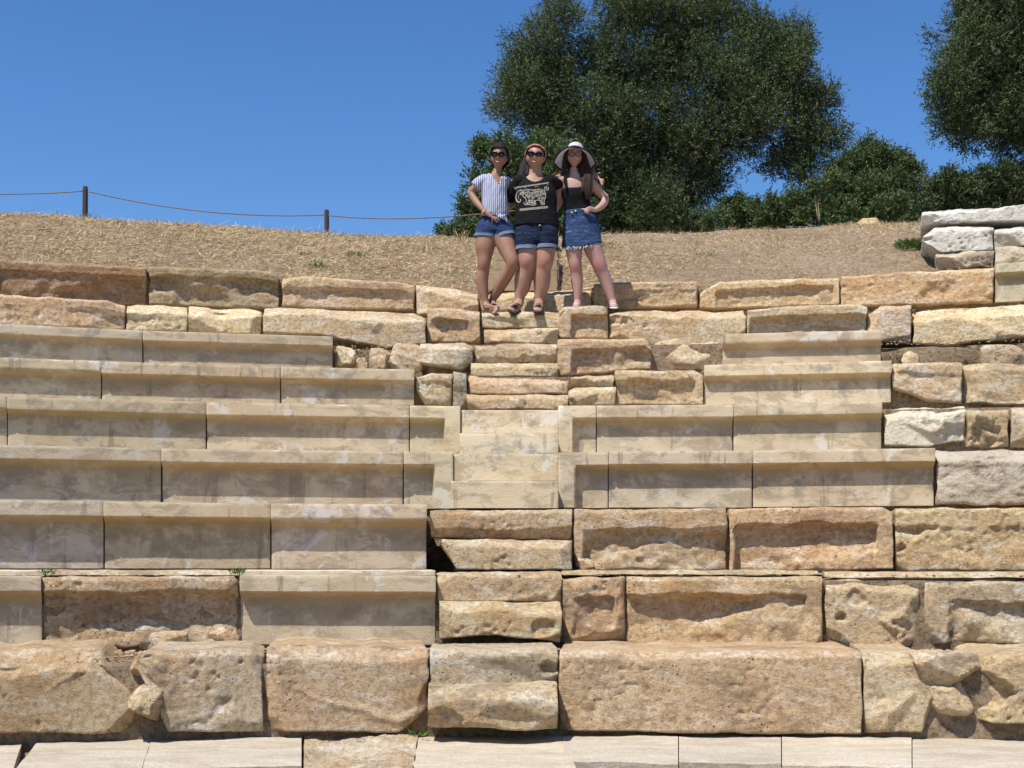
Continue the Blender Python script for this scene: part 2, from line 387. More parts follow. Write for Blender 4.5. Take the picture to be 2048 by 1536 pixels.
def rock(name, px, py, R, size, label, seed=0, mat='old', tint=(1, 1, 1), cat='stone', group='loose rubble stones', rot=0, parent=None, ang=1.0):
    # px,py: centre; size (w,h,d) in metres
    n = 72; th = np.linspace(0, 2 * math.pi, n, endpoint=False); ph = np.linspace(0, math.pi, n // 2)
    T, Pp = np.meshgrid(th, ph); x, y, z = np.cos(T) * np.sin(Pp), np.sin(T) * np.sin(Pp), np.cos(Pp)
    D = np.stack([x, y, z], -1); r = np.random.default_rng(seed + 5)
    rad = np.full(x.shape, 9.0)
    for _ in range(13):
        nn = r.normal(size=3); nn /= np.linalg.norm(nn); dd = D @ nn
        rad = np.minimum(rad, np.where(dd > .05, r.uniform(.72, 1.0) / np.maximum(dd, .05), 9))
    for ax in range(3):
        rad = np.minimum(rad, 1 / np.maximum(np.abs(D[..., ax]), .05))
    rad = np.minimum(rad, 1.25) * (1 + .07 * fbm(x * 3, y * 3, z * 3, 4, seed) + .035 * fbm(x * 9, y * 9, z * 9, 3, seed))
    P = D * rad[..., None] * np.array(size) * .5
    ca, sa = math.cos(rot), math.sin(rot)
    P = np.stack([P[..., 0] * ca - P[..., 2] * sa, P[..., 1], P[..., 0] * sa + P[..., 2] * ca], -1)
    c = on_cyl(px, py, R); hv = c - np.array([CX, CY, c[2]]); hv /= np.linalg.norm(hv)
    c = c + hv * size[2] * .5
    V = P.reshape(-1, 3) + c; m = n // 2; idx = np.arange(n * m).reshape(m, n)
    Fq = np.stack([idx[:-1].ravel(), idx[1:].ravel(), np.roll(idx, -1, 1)[1:].ravel(), np.roll(idx, -1, 1)[:-1].ravel()], 1)
    loc = c.copy(); loc[2] = V[:, 2].min()
    o = mesh(name, V, Fq, M[mat], loc=loc); o.data.set_sharp_from_angle(angle=math.radians(35)); o.color = (*tint, 1); tag(o, label, cat, group); return o
WARM = (1.04, .97, .90); PALE = (1.22, 1.22, 1.2); GREY = (.86, .87, .88); PINK = (1.08, .98, .92)
# ================================================================ row 1 (k=1)
seat(1, -70, 272, [(-70, 1306), (0, 1306), (30, 1301), (200, 1300), (262, 1358), (272, 1385)], [(-70, 1470), (262, 1470), (272, 1440)], 'large brown block with a broken upper right corner, leftmost of the bottom course', bevel=48, rough=1.25, tint=(.98, .9, .84), round_=.05)
seat(1, 276, 526, [(276, 1310), (290, 1300), (500, 1302), (526, 1316)], [(276, 1345), (305, 1400), (335, 1464), (526, 1466)], 'bottom course block whose lower left side tapers away beside a wedge stone', rough=1.1, bevel=10)
seat(1, 530, 857, [(530, 1294), (857, 1296)], [(530, 1465), (800, 1467), (857, 1420)], 'bottom course block with pale chipped top just left of the lowest steps', rough=1.15, bevel=26, tint=(1.06, 1, .96))
seat(1, 1118, 1726, [(1118, 1303), (1726, 1304)], [(1118, 1462), (1300, 1466), (1726, 1470)], 'very long pitted orange block right of the lowest steps', rough=.75, bevel=12, tint=WARM, round_=.03)
seat(1, 1728, 1876, [(1728, 1306), (1840, 1308), (1876, 1350)], [(1728, 1470), (1850, 1468), (1876, 1400)], 'rounded grey-bellied block at the right end of the long orange block', rough=1.3, bevel=20, round_=.06, tint=(1.02, 1, .95))
seat(1, 1944, 2110, [(1944, 1318), (1970, 1308), (2110, 1306)], [(1944, 1440), (1990, 1450), (2110, 1452)], 'hollowed brown block in the bottom right corner of the bottom course', rough=1.4, cuts=[(.15, .45, .12, .10)], tint=WARM)
rock('rubble_stone', 1892, 1342, R_(1) + .0, (.33, .22, .22), 'pale angular fill stone wedged above the gap at the right of the bottom course', 3, tint=PALE)
rock('rubble_stone', 1897, 1402, R_(1) + .0, (.23, .19, .2), 'small pale fist-shaped fill stone below the angular fill stone', 4, tint=PALE)
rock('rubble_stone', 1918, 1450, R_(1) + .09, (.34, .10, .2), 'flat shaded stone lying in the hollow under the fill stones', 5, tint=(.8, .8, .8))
rock('rubble_stone', 296, 1405, R_(1) - .02, (.19, .38, .2), 'tall wedge stone filling the joint between two bottom course blocks', 6, tint=(1, .96, .88))
rock('rubble_stone', 283, 1336, R_(1) + .05, (.10, .16, .14), 'small crumbly orange stone above the wedge stone', 16, tint=(1, .85, .75))
step(1, 860, 1116, [(860, 1299), (1116, 1298)], 1376, 'lowest riser stone of the stairway with a dark split at its right end', rough=.6, fwd=-.03, cuts=[(.93, .5, .07, .05)])
step(1, 855, 1118, [(855, 1378), (1118, 1374)], [(855, 1460), (1118, 1464)], 'bottom step of the stairway with a chipped lower edge and square patch', rough=1.2, fwd=.26, bevel=24, depth=.5, cuts=[(.1, .2, .08, .06)], tint=(1.05, 1.02, .98))
# ================================================================ row 2
seat(2, -70, 81, 1153, [(-70, 1297), (81, 1297)], 'grey cut block at the left edge of the second course', kind='new', lip=32, tint=(1.02, 1.0, 1.0))
seat(2, 83, 477, [(83, 1153), (470, 1152), (477, 1160)], [(83, 1293), (250, 1297), (300, 1290), (410, 1296), (477, 1292)], 'dark brown pitted block between two grey cut blocks in the second course', lip=28, dmg=.1, rec=.075, rough=.9, tint=(.92, .86, .80), cuts=[])
rock('rubble_stone', 315, 1281, R_(2) + .01, (.33, .07, .1), 'thin ochre slab stuck to the foot of the dark brown block', 7, tint=WARM)
rock('rubble_stone', 447, 1277, R_(2) + .0, (.18, .11, .12), 'rounded pinkish stone at the lower right foot of the dark brown block', 8, tint=PINK)
seat(2, 480, 871, [(480, 1151), (871, 1152)], [(480, 1290), (871, 1291)], 'smooth grey cut block left of the steps in the second course', kind='new', lip=32, tint=(1.0, .98, .95), rec=.075)
block('filler_slab', 2, 90, 478, 1141, 1151, 'thin pale strip of stone laid on top of the dark brown block', group='thin strips behind the second course', fwd=-.2, depth=.5, rough=.4, bevel=0, cat='stone slab')
block('filler_slab', 2, -70, 88, 1141, 1151, 'thin grey strip of stone on top of the left edge block of the second course', group='thin strips behind the second course', kind='new', fwd=-.2, depth=.5, cat='stone slab')
block('filler_slab', 2, 481, 870, 1141, 1150, 'thin grey strip of stone on top of the smooth cut block of the second course', group='thin strips behind the second course', kind='new', fwd=-.2, depth=.5, cat='stone slab')
block('filler_slab', 2, 1122, 1640, 1141, 1150, 'thin pale strip behind the ochre-footed block of the second course', group='thin strips behind the second course', fwd=-.2, depth=.5, rough=.8, cat='stone slab', tint=(.95, .95, .9))
block('filler_slab', 2, 1648, 2110, 1145, 1156, 'thin ochre strip behind the crumbling blocks at the right of the second course', group='thin strips behind the second course', fwd=-.2, depth=.5, rough=.5, cat='stone slab', tint=WARM)
step(2, 874, 1124, [(874, 1144), (1124, 1144)], 1204, 'third riser of the stairway, smooth pale left half and pitted right half', rough=.8, fwd=-.03, bevel=10, cuts=[(.7, .45, .2, .03)], tint=(1.05, 1, .94))
step(2, 878, 1124, [(878, 1203), (1124, 1206)], [(878, 1280), (990, 1270), (1124, 1288)], 'step of the second course with a hanging ragged lower edge', rough=1.15, fwd=.24, bevel=20, depth=.5, cuts=[(.85, .35, .07, .04)], tint=(1.04, 1, .94))
seat(2, 1126, 1251, [(1126, 1156), (1251, 1152)], [(1126, 1288), (1251, 1284)], 'short upright block with an arched break, right of the second course step', lip=34, rough=1.1, rec=.06, pr=16, pl=10, dmg=.3, tint=WARM)
seat(2, 1253, 1646, [(1253, 1153), (1646, 1154)], [(1253, 1284), (1300, 1296), (1646, 1298)], 'long lipped block with a yellow-ochre foot in the second course', lip=32, rough=.7, rec=.07, dmg=.0, pr=26, tint=(1.12, 1.02, .9))
seat(2, 1652, 1845, [(1652, 1159), (1845, 1162)], [(1652, 1292), (1740, 1300), (1845, 1296)], 'crumbling block with hollows and no lip left, right of the ochre-footed block', rough=1.35, bevel=18, cuts=[(.75, .35, .1, .05), (.1, .45, .06, .07), (.35, .7, .09, .03)], tint=(1.0, .95, .9))
seat(2, 1850, 2110, [(1850, 1165), (2110, 1163)], [(1850, 1290), (1960, 1288), (2110, 1292)], 'worn block with a long shallow niche at the right end of the second course', lip=34, rough=1.1, rec=.08, pl=44, dmg=.2)
# ================================================================ row 3
seat(3, -70, 205, [(-70, 999), (205, 1003)], 1137, 'grey-speckled cut block at the left end of the third course', kind='new', lip=30, rec=.09, tint=(.98, 1, 1.02))
seat(3, 207, 540, [(207, 1003), (540, 1007)], 1137, 'cut block with brown stains and two white drips in the third course', kind='new', lip=30, rec=.09, tint=(.93, .9, .86))
seat(3, 542, 853, [(542, 1007), (853, 1009)], 1138, 'last cut block before the black hole beside the stairway', kind='new', lip=30, rec=.08, tint=(1.03, 1, .98))
step(3, 860, 1146, [(860, 1019), (1146, 1018)], [(860, 1075), (1146, 1080)], 'upper step of the third course with a weathered pale left corner', rough=.8, fwd=-.03, bevel=10, depth=.5, tint=(1, .95, .88))
step(3, 884, 1148, [(884, 1078), (1148, 1079)], [(884, 1100), (912, 1140), (1148, 1141)], 'lower step of the third course, undercut beside the black hole', rough=1.25, fwd=.22, bevel=16, depth=.5, tint=(1.05, 1, .92))
seat(3, 1149, 1457, [(1149, 1018), (1457, 1015)], 1142, 'lipped orange block with a scooped face right of the third course steps', lip=34, rough=1.0, rec=.085, dmg=.3, pl=12, tint=WARM)
rock('rubble_stone', 1170, 1130, R_(3) + .0, (.12, .08, .1), 'small pebble-like stone lodged at the foot of the scooped orange block', 9, tint=(1, .9, .8))
seat(3, 1459, 1788, [(1459, 1016), (1770, 1012), (1788, 1022)], [(1459, 1142), (1700, 1143), (1788, 1138)], 'third course block right of the stairs with a clean rectangular shadowed recess', lip=30, rough=.75, rec=.085, dmg=0, pl=8, pr=26, tint=(1.05, .96, .88))
seat(3, 1791, 2110, [(1791, 1016), (2110, 1012)], 1144, 'lipped block with a ragged broken lip at the right edge of the third course', lip=32, rough=1.1, rec=.08, dmg=.4, tint=(1.03, .97, .88), cuts=[(.03, .4, .05, .06)])
# ================================================================ row 4
seat(4, -70, 321, [(-70, 888), (321, 897)], [(-70, 1000), (321, 1004)], 'dark-blotched cut block at the left end of the fourth course', kind='new', lip=27, rec=.085, tint=(.9, .9, .9))
seat(4, 323, 806, [(323, 897), (806, 903)], [(323, 1004), (806, 1009)], 'very long plain cut block left of the fourth course corner stone', kind='new', lip=27, rec=.085, tint=(.93, .92, .9))
seat(4, 808, 905, [(808, 903), (905, 904)], [(808, 1016), (905, 1017)], 'corner stone with a raised right edge, left of the lower pair of smooth steps', kind='new', lip=26, pr=36, rec=.085, tint=(1, 1, .98))
step(4, 907, 1116, 908, 961, 'upper of the lower pair of smooth cut steps', kind='new', fwd=-.02, depth=.4, tint=(1.02, 1, .95))
step(4, 903, 1116, 961.5, 1016, 'lower of the lower pair of smooth cut steps', kind='new', fwd=.28, depth=.45, tint=(1.02, 1, .95))
seat(4, 1117.5, 1216, [(1117.5, 905), (1216, 904)], 1015, 'corner stone with a raised left edge, right of the lower pair of smooth steps', kind='new', lip=25, pl=33, rec=.075, tint=(1, 1, .97))
seat(4, 1218, 1505, [(1218, 903), (1505, 901)], 1014, 'cut block with cloudy grey stains right of the fourth course corner stone', kind='new', lip=26, rec=.075, tint=(1.0, 1, 1))
seat(4, 1507, 1870, [(1507, 901), (1870, 896)], [(1507, 1013), (1870, 1010)], 'cut block with slanting scratches next to the rough chalky white block', kind='new', lip=26, rec=.075, tint=(1.0, .98, .93))
seat(4, 1873, 2110, [(1873, 899), (2110, 893)], 1010, 'rough chalky white block at the right end of the fourth course', rough=1.3, bevel=22, mat=M['white'], tint=(.90, .83, .72), lip=26, rec=.05, dmg=.6)
# ================================================================ row 5
seat(5, -70, 12, [(-70, 789), (12, 793)], [(-70, 888), (12, 890)], 'narrow visible end of a cut block at the left edge of the fifth course', kind='new', lip=24, tint=(1.02, 1, .98))
seat(5, 14, 411, [(14, 793), (411, 804)], [(14, 890), (411, 900)], 'stained cut block with an ochre band under its lip in the fifth course', kind='new', lip=25, tint=(.9, .86, .8))
seat(5, 413, 818, [(413, 804), (818, 811)], [(413, 900), (818, 905)], 'lighter cut block with a long hairline crack in the fifth course', kind='new', lip=25, tint=(1.03, 1.0, .95))
seat(5, 820, 920, [(820, 811), (920, 812)], [(820, 905), (920, 908)], 'corner stone with a white patch and raised right edge, left of the upper smooth steps', kind='new', lip=24, pr=30, tint=(1.08, 1.05, 1))
step(5, 923, 1116, 820, 866, 'upper of the upper pair of smooth cut steps', kind='new', fwd=-.02, depth=.4, tint=(1.12, 1.1, 1.04))
step(5, 920, 1116, 866.5, 908, 'lower of the upper pair of smooth cut steps, streaked with white', kind='new', fwd=.28, depth=.45, tint=(1.12, 1.11, 1.08))
seat(5, 1117.5, 1192, [(1117.5, 811), (1192, 811)], 904, 'narrow corner stone with a raised left edge, right of the upper smooth steps', kind='new', lip=24, pl=29, rec=.07, tint=(1.06, 1.05, 1))
seat(5, 1194, 1466, [(1194, 811), (1466, 809)], 903, 'cut block right of the narrow fifth course corner stone', kind='new', lip=24, rec=.065, tint=(1.02, 1, .97))
seat(5, 1468, 1764, [(1468, 808), (1764, 802)], [(1468, 902), (1764, 897)], 'cut block ending at the pale jagged block in the fifth course', kind='new', lip=24, rec=.065, tint=(1.04, 1, .95))
seat(5, 1770, 1934, [(1770, 812), (1934, 807)], [(1770, 888), (1860, 893), (1934, 880)], 'pale jagged block leaning at the right end of the fifth course', rough=1.4, bevel=26, mat=M['white'], tint=(.98, .92, .80), cuts=[(.9, .2, .16, .08)])
seat(5, 1936, 2019, [(1936, 816), (2019, 815)], 893, 'small block eaten out by a round hollow in the fifth course', rough=1.2, cuts=[(.45, .35, .16, .13)], tint=(.95, .92, .86))
seat(5, 2022, 2110, [(2022, 812), (2110, 810)], 894, 'rough light block cut by the right edge of the picture in the fifth course', rough=1.2, bevel=14, tint=PALE)
# ================================================================ row 6
seat(6, -70, 201, [(-70, 713), (201, 722)], [(-70, 790), (201, 799)], 'white-dripped cut block at the left end of the sixth course', kind='new', lip=23, tint=(1.0, .97, .93))
seat(6, 203, 560, [(203, 723), (560, 733)], [(203, 799), (560, 807)], 'cut block with a peeling white crust along its lip in the sixth course', kind='new', lip=23, tint=(.88, .84, .79))
seat(6, 562, 828, [(562, 733), (828, 739)], [(562, 807), (828, 809)], 'cut block whose right end stands free beside broken stone in the sixth course', kind='new', lip=22, tint=(.96, .92, .86))
seat(6, 832, 905, [(832, 752), (860, 744), (905, 744)], [(832, 780), (850, 808), (905, 811)], 'broken brown block between the sixth course cut stone and a grey upright stone', rough=1.2, round_=.05, lip=16, rec=.04, dmg=.5)
seat(6, 906, 934, [(906, 740), (934, 744)], [(906, 812), (934, 820)], 'narrow grey upright stone edging the sixth course steps', rough=.7, tint=(.72, .76, .82), fwd=.03)
step(6, 936, 1138, [(936, 748), (1040, 755), (1138, 754)], 787, 'upper rough step above the smooth steps with a pinkish left half', rough=1, fwd=-.03, tint=PINK)
step(6, 934, 1138, [(934, 785), (1138, 786)], [(934, 818), (1138, 818)], 'lower rough step directly above the smooth steps, deeply eroded', rough=1.4, fwd=.2, depth=.5, tint=WARM)
seat(6, 1142, 1230, [(1142, 752), (1225, 744), (1230, 748)], [(1142, 772), (1230, 777)], 'small honeycombed stone lying on the sixth course right of the steps', rough=1.3)
seat(6, 1138, 1232, [(1138, 779), (1150, 772), (1232, 768)], 809, 'low pale stone under the small honeycombed stone', rough=1.1, fwd=.04, tint=PALE)
seat(6, 1230, 1407, [(1230, 739), (1390, 737), (1407, 746)], [(1230, 808), (1407, 809)], 'lipped orange block with a curved broken base left of the right sixth course cut block', lip=19, rough=.9, rec=.07, dmg=.2, pr=12, tint=WARM)
seat(6, 1409, 1783, [(1409, 730), (1783, 721)], [(1409, 808), (1783, 802)], 'long light cut block right of the stairs in the sixth course', kind='new', lip=23, rec=.06, tint=(1.1, 1.08, 1.02))
seat(6, 1786, 1925, [(1786, 723), (1925, 722)], [(1786, 775), (1860, 800), (1925, 806)], 'pitted lipped block with a broken lower left corner in the sixth course', lip=20, rough=1.0, rec=.06, dmg=.3)
seat(6, 1927, 2110, [(1927, 722), (2110, 726)], [(1927, 804), (2110, 812)], 'rough block with deep pits at the right end of the sixth course', rough=1.3, bevel=22, tint=(1.03, 1, .95))
# ================================================================ row 7
seat(7, -70, 284, [(-70, 644), (284, 661)], [(-70, 713), (284, 725)], 'grey cut block at the left end of the seventh course', kind='new', lip=20, tint=(.98, 1.0, 1.0))
seat(7, 286, 665, [(286, 661), (665, 673)], [(286, 725), (665, 735)], 'grey cut block ending at the dark hole full of rubble in the seventh course', kind='new', lip=20, tint=(.93, .92, .88))
rock('rubble_stone', 693, 712, R_(7) + .12, (.22, .24, .2), 'pointed stone standing in the dark hole right of the grey cut block', 11, tint=PALE)
rock('rubble_stone', 725, 728, R_(7) + .1, (.12, .10, .12), 'smallest rubble stone in the dark hole beside the pointed stone', 12, tint=PALE)
rock('rubble_stone', 762, 716, R_(7) + .1, (.2, .2, .25), 'dark lumpy rubble stone in the middle of the hole', 13, tint=(.9, .82, .8))
rock('rubble_stone', 808, 715, R_(7) + .06, (.34, .24, .3), 'large rubble stone at the right of the hole under the tilted pale block', 14)
seat(7, 840, 947, [(840, 684), (860, 681), (930, 681), (947, 690)], [(840, 724), (925, 738), (947, 722)], 'tilted grey-fronted block with a pale sloping top left of the seventh course steps', rough=.9, bevel=18, tint=(1.12, 1.14, 1.14), fwd=.06)
step(7, 949, 1116, [(949, 688), (1000, 683), (1116, 685)], 724, 'upper step of the seventh course, rough ochre', rough=1.05, fwd=-.03)
step(7, 942, 1118, [(942, 722), (1118, 723)], [(942, 752), (1118, 754)], 'lower step of the seventh course with a sunlit tread', rough=.9, fwd=.18, depth=.5, tint=(1.06, 1.02, .94))
seat(7, 1114, 1304, [(1114, 676), (1290, 675), (1304, 690)], [(1114, 752), (1230, 740), (1304, 735)], 'old corner block with a square recess right of the seventh course steps', lip=17, pl=26, rough=.75, rec=.08, dmg=.05, tint=WARM)
rock('rubble_stone', 1342, 707, R_(7) + .08, (.32, .15, .3), 'flat dark-edged stone lying left on the rubble beside the seventh course cut block', 17, tint=(1.05, 1, .95), rot=.1)
rock('rubble_stone', 1393, 717, R_(7) + .04, (.52, .19, .3), 'wide pale rubble stone touching the short right cut block', 18, tint=PALE, rot=.12)
seat(7, 1446, 1763, [(1446, 668), (1763, 660)], [(1446, 728), (1763, 721)], 'short brownish cut block right of the rubble in the seventh course', kind='new', lip=20, rec=.06, tint=(.93, .9, .86))
rock('rubble_stone', 1822, 718, R_(7) + .12, (.14, .045, .2), 'small pale flake in the long shadowed slot at the right', 19, tint=PALE)
rock('rubble_stone', 2010, 709, R_(7) + .33, (.4, .05, .2), 'slab-like rubble stone deep in the right part of the shadowed slot', 20)
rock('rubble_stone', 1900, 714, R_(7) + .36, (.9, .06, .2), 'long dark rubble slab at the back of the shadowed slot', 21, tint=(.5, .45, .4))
# ================================================================ row 8
seat(8, -70, 250, [(-70, 582), (0, 587), (120, 592), (215, 598), (250, 608)], [(-70, 648), (250, 660)], 'ochre block with a white chipped lip at the left end of the eighth course', lip=18, rough=1, dmg=.35, rec=.06, tint=(1.08, 1.0, .92))
seat(8, 252, 375, [(252, 606), (270, 603), (375, 606)], 661, 'pale block split by a fine joint, second from left in the eighth course', rough=1, bevel=22, lip=22, rec=.04, dmg=.3, tint=(1.2, 1.15, 1.06))
seat(8, 376.5, 523, [(376.5, 606), (500, 610), (523, 616)], [(376.5, 662), (523, 668)], 'pale rough-faced block with no lip, third from left in the eighth course', rough=1.1, bevel=26, tint=(1.25, 1.22, 1.14))
seat(8, 526, 852, [(526, 610), (560, 607), (830, 620), (852, 630)], [(526, 664), (640, 668), (720, 684), (770, 694), (852, 686)], 'long heavy block with a white sloping top edge and grey face, hanging over the hole', rough=.85, bevel=24, tint=(1.05, 1.04, 1.0), fwd=.1)
seat(8, 854, 960, [(854, 616), (885, 612), (960, 620)], [(854, 683), (960, 684)], 'old corner block with a narrow raised right edge, left of the top steps', lip=22, pr=20, rough=.9, rec=.05, dmg=.4, tint=WARM)
step(8, 962, 1120, [(962, 622), (1000, 619), (1120, 620)], 655, 'topmost step, the one the woman in the black tee stands on', rough=1, fwd=-.03, depth=.85)
step(8, 968, 1118, [(968, 656), (1000, 653), (1118, 652)], 685, 'second step from the top with a shadowed concave face', rough=1.3, fwd=.17, depth=.5, tint=(1.02, .98, .92))
seat(8, 1118, 1217, [(1118, 618), (1130, 610), (1205, 609), (1217, 614)], 675, 'old corner block with a small square recess under the woman in the sun hat', lip=17, pl=22, rough=.85, rec=.08, dmg=.0, tint=WARM)
seat(8, 1219, 1492, [(1219, 622), (1260, 615), (1400, 614), (1430, 619), (1492, 613)], [(1219, 672), (1300, 688), (1345, 696), (1440, 694), (1492, 672)], 'long rough block with a cracked left corner beside the woman in the sun hat', rough=1.25, bevel=22, tint=(1.1, 1.06, .98), cuts=[(.06, .6, .1, .07)])
seat(8, 1494, 1735, [(1494, 617), (1600, 609), (1720, 606), (1735, 612)], [(1494, 669), (1735, 664)], 'block with a thick overhanging lip and shadowed face, right half of the eighth course', lip=18, rough=.8, rec=.09, dmg=.1, pl=4)
seat(8, 1736, 1824, [(1736, 626), (1762, 606), (1824, 606)], [(1736, 680), (1824, 684)], 'squarish brown block between the overhanging lip and the big pale block', rough=1.2, bevel=14)
seat(8, 1827, 2110, [(1827, 616), (1850, 611), (2048, 598), (2110, 594)], [(1827, 686), (1890, 690), (2048, 672), (2110, 668)], 'big pale rough block over the shadowed slot at the right of the eighth course', rough=1.2, bevel=32, tint=(1.22, 1.17, 1.06), round_=.06)
# ================================================================ row 9
seat(9, -70, 294, [(-70, 511), (0, 516), (294, 532)], [(-70, 592), (294, 606)], 'long purple-brown block with a grey lichened lip at the left end of the top course', lip=21, rough=.6, rec=.095, dmg=0, tint=(.70, .60, .54))
seat(9, 297, 558, [(297, 532), (330, 530), (540, 540), (558, 548)], [(297, 606), (558, 616)], 'top course block blotched with pale round lichen patches', lip=19, rough=.8, rec=.085, dmg=.15, tint=(.70, .66, .62))
seat(9, 564, 829, [(564, 554), (600, 549), (800, 561), (829, 568)], [(564, 612), (829, 618)], 'top course block with a soft rounded lip, third from left', lip=17, rough=.85, rec=.055, dmg=.25, tint=(1, .95, .88))
seat(9, 832, 957, [(832, 563), (900, 570), (957, 583)], [(832, 625), (957, 632)], 'coarse lipless block at the feet of the woman in the striped blouse', rough=1.2, bevel=14, fwd=.1, tint=(1.06, 1.02, .94))
seat(9, 962, 1184, [(962, 588), (1000, 580), (1110, 578), (1184, 567)], [(962, 625), (1184, 630)], 'low worn block on the ground behind the standing women', rough=1.25, bevel=16, tint=(1.1, 1.06, .96))
seat(9, 1186, 1396, [(1186, 565), (1220, 561), (1396, 560)], [(1186, 615), (1396, 612)], 'lipped orange block that catches the shadow of the sun hat', lip=17, rough=1, rec=.07, dmg=.25, tint=WARM)
seat(9, 1399, 1679, [(1399, 583), (1440, 560), (1550, 556), (1679, 552)], [(1399, 616), (1679, 608)], 'top course block with a sloping broken left shoulder', lip=15, pl=30, pr=6, rough=.95, rec=.065, dmg=.15, tint=(1.08, .98, .88))
seat(9, 1681, 1990, [(1681, 549), (1990, 532)], [(1681, 612), (1990, 602)], 'top course block with a white top and crumbling honey-coloured right end', lip=18, rough=1.15, rec=.065, dmg=.4, tint=(1.15, 1.05, .92))
seat(9, 1992, 2110, [(1992, 527), (2110, 519)], [(1992, 602), (2110, 596)], 'grey cut block at the right edge of the top course', kind='new', lip=20, tint=(.98, .97, .93))
# ================================================================ weathered wall behind, upper right
def wall(x0, x1, top, bot, R, label, **kw):
    kw.setdefault('rough', 1.9); kw.setdefault('bevel', 10)
    return block('wall_stone', 9, x0, x1, top, bot, label, R=R, mat=M['white'], cat='stone block', group='bleached stones of the ruined wall', depth=.7, **kw)
wall(1872, 1990, [(1872, 503), (1990, 492)], [(1872, 535), (1990, 530)], 16.86, 'brownish foot stone of the ruined wall beside the dry slope', tint=(.82, .72, .6), bevel=0)
wall(1991, 2110, [(1991, 488), (2110, 484)], [(1991, 528), (2110, 522)], 16.86, 'flat brownish foot stone of the ruined wall at the picture edge', tint=(.85, .76, .64), bevel=0)
wall(1848, 1990, [(1848, 462), (1870, 446), (1990, 446)], [(1848, 478), (1880, 504), (1990, 496)], 16.93, 'bleached middle stone of the ruined wall with an undercut left end', cuts=[(.0, .3, .12, .1)], bevel=16)
wall(1992, 2110, [(1992, 449), (2110, 438)], [(1992, 490), (2110, 484)], 16.93, 'bleached middle stone of the ruined wall at the picture edge', bevel=16)
wall(1846, 2110, [(1846, 418), (2110, 400)], [(1846, 444), (2110, 438)], 17.05, 'long bleached capstone of the ruined wall with black pits', bevel=8, cuts=[(.1, .5, .06, .04)])
# ================================================================ bench slabs, row 0
def slab(pts_back, pts_front, label, rough=.25, kind='slab', thick=.34, tint=(1, 1, 1), seed=0):
    """pts: photo points of the upper face, back edge and front edge, both left to right"""
    Z = -0.905; N = 46; Mv = 26
    def on_plane(px, py):
        a, b, c = ray(px, py); t = Z / c; return np.stack([a * t, b * t], -1)
    pb = np.array(pts_back, float); pf = np.array(pts_front, float)
    u = np.linspace(0, 1, N)
    def along(p): q = (p[:, 0] - p[0, 0]) / (p[-1, 0] - p[0, 0]); return np.stack([np.interp(u, q, p[:, 0]), np.interp(u, q, p[:, 1])], -1)
    B = on_plane(*along(pb).T); Ff = on_plane(*along(pf).T)
    v = np.linspace(0, 1, Mv)
    G = Ff[:, None, :] * (1 - v)[None, :, None] + B[:, None, :] * v[None, :, None]
    x, y = G[..., 0], G[..., 1]
    if rough > .3:
        e = np.minimum.reduce([u[:, None] + 0 * v, 1 - u[:, None] + 0 * v, v[None] + 0 * u[:, None]])
    z = Z + rough * (.045 * fbm(x * 4, y * 5, seed, 5, seed, .6)) - (.003 if rough < .3 else .01)
    z = z - rough * .04 * np.clip(1 - v[None] / .12, 0, 1) - (.004 * np.clip(1 - v[None] / .03, 0, 1))
    T = np.stack([x, y, z], -1)
    idx = np.arange(N * Mv).reshape(N, Mv)
    V = [T.reshape(-1, 3)]; Fq = [np.stack([idx[:-1, :-1].ravel(), idx[1:, :-1].ravel(), idx[1:, 1:].ravel(), idx[:-1, 1:].ravel()], 1)]
    per = np.concatenate([idx[:, 0], idx[-1, 1:], idx[-2::-1, -1], idx[0, -2:0:-1]]); PV = V[0][per]; n = len(per); base = N * Mv; prev = per
    cen = PV.mean(0)
    for dz in np.linspace(.02, thick, 14):
        ring = PV - np.array([0, 0, dz]); lat = PV - cen; lat[:, 2] = 0; lat /= np.linalg.norm(lat, axis=1)[:, None]
        ring = ring + lat * (.02 * rough * fbm(PV[:, 0] * 6, PV[:, 1] * 6, dz * 9, 4, seed))[:, None]
        V.append(ring); cur = base + np.arange(n); base += n
        Fq.append(np.stack([prev, cur, np.roll(cur, -1), np.roll(prev, -1)], 1)); prev = cur
    Vv = np.concatenate(V); loc = cen.copy(); loc[2] = Vv[:, 2].min()
    o = mesh('bench_slab', Vv, np.concatenate(Fq), M[kind], loc=loc); o.data.set_sharp_from_angle(angle=math.radians(40)); o.color = (*tint, 1)
    tag(o, label, 'stone slab', GB); return o
LT = (1.02, 1.03, 1.05)
slab([(-70, 1479), (46, 1478)], [(-80, 1539), (26, 1538)], 'pale slab end in the bottom left corner left of the dark slot', tint=LT, seed=1)
slab([(76, 1482), (90, 1470), (306, 1466)], [(28, 1541), (284, 1533)], 'pale slab with a broken back corner beside the dark slot', tint=LT, seed=2, rough=.2)
slab([(307, 1466), (603, 1464)], [(285, 1533), (603, 1522)], 'smooth pale slab right of the slanting crack in the bottom row', tint=LT, seed=3)
slab([(609, 1466), (836, 1467)], [(607, 1560), (822, 1560)], 'pinkish deeply pitted slab in the bottom row', tint=(.98, .98, 1.0), seed=4, rough=1.6, kind='old')
slab([(838, 1466), (1122, 1466)], [(822, 1542), (1154, 1534)], 'smooth cream slab at the foot of the stairway', tint=(1.08, 1.08, 1.06), seed=5, rough=.3)
slab([(1125, 1464), (1356, 1467)], [(1128, 1516), (1356, 1519)], 'pale bench slab immediately right of the cream slab at the stair foot', tint=LT, seed=6)
slab([(1358, 1467), (1562, 1469)], [(1358, 1519), (1562, 1521)], 'cloudy pale bench slab, second right of the cream slab', tint=(1.0, 1.01, 1.04), seed=7)
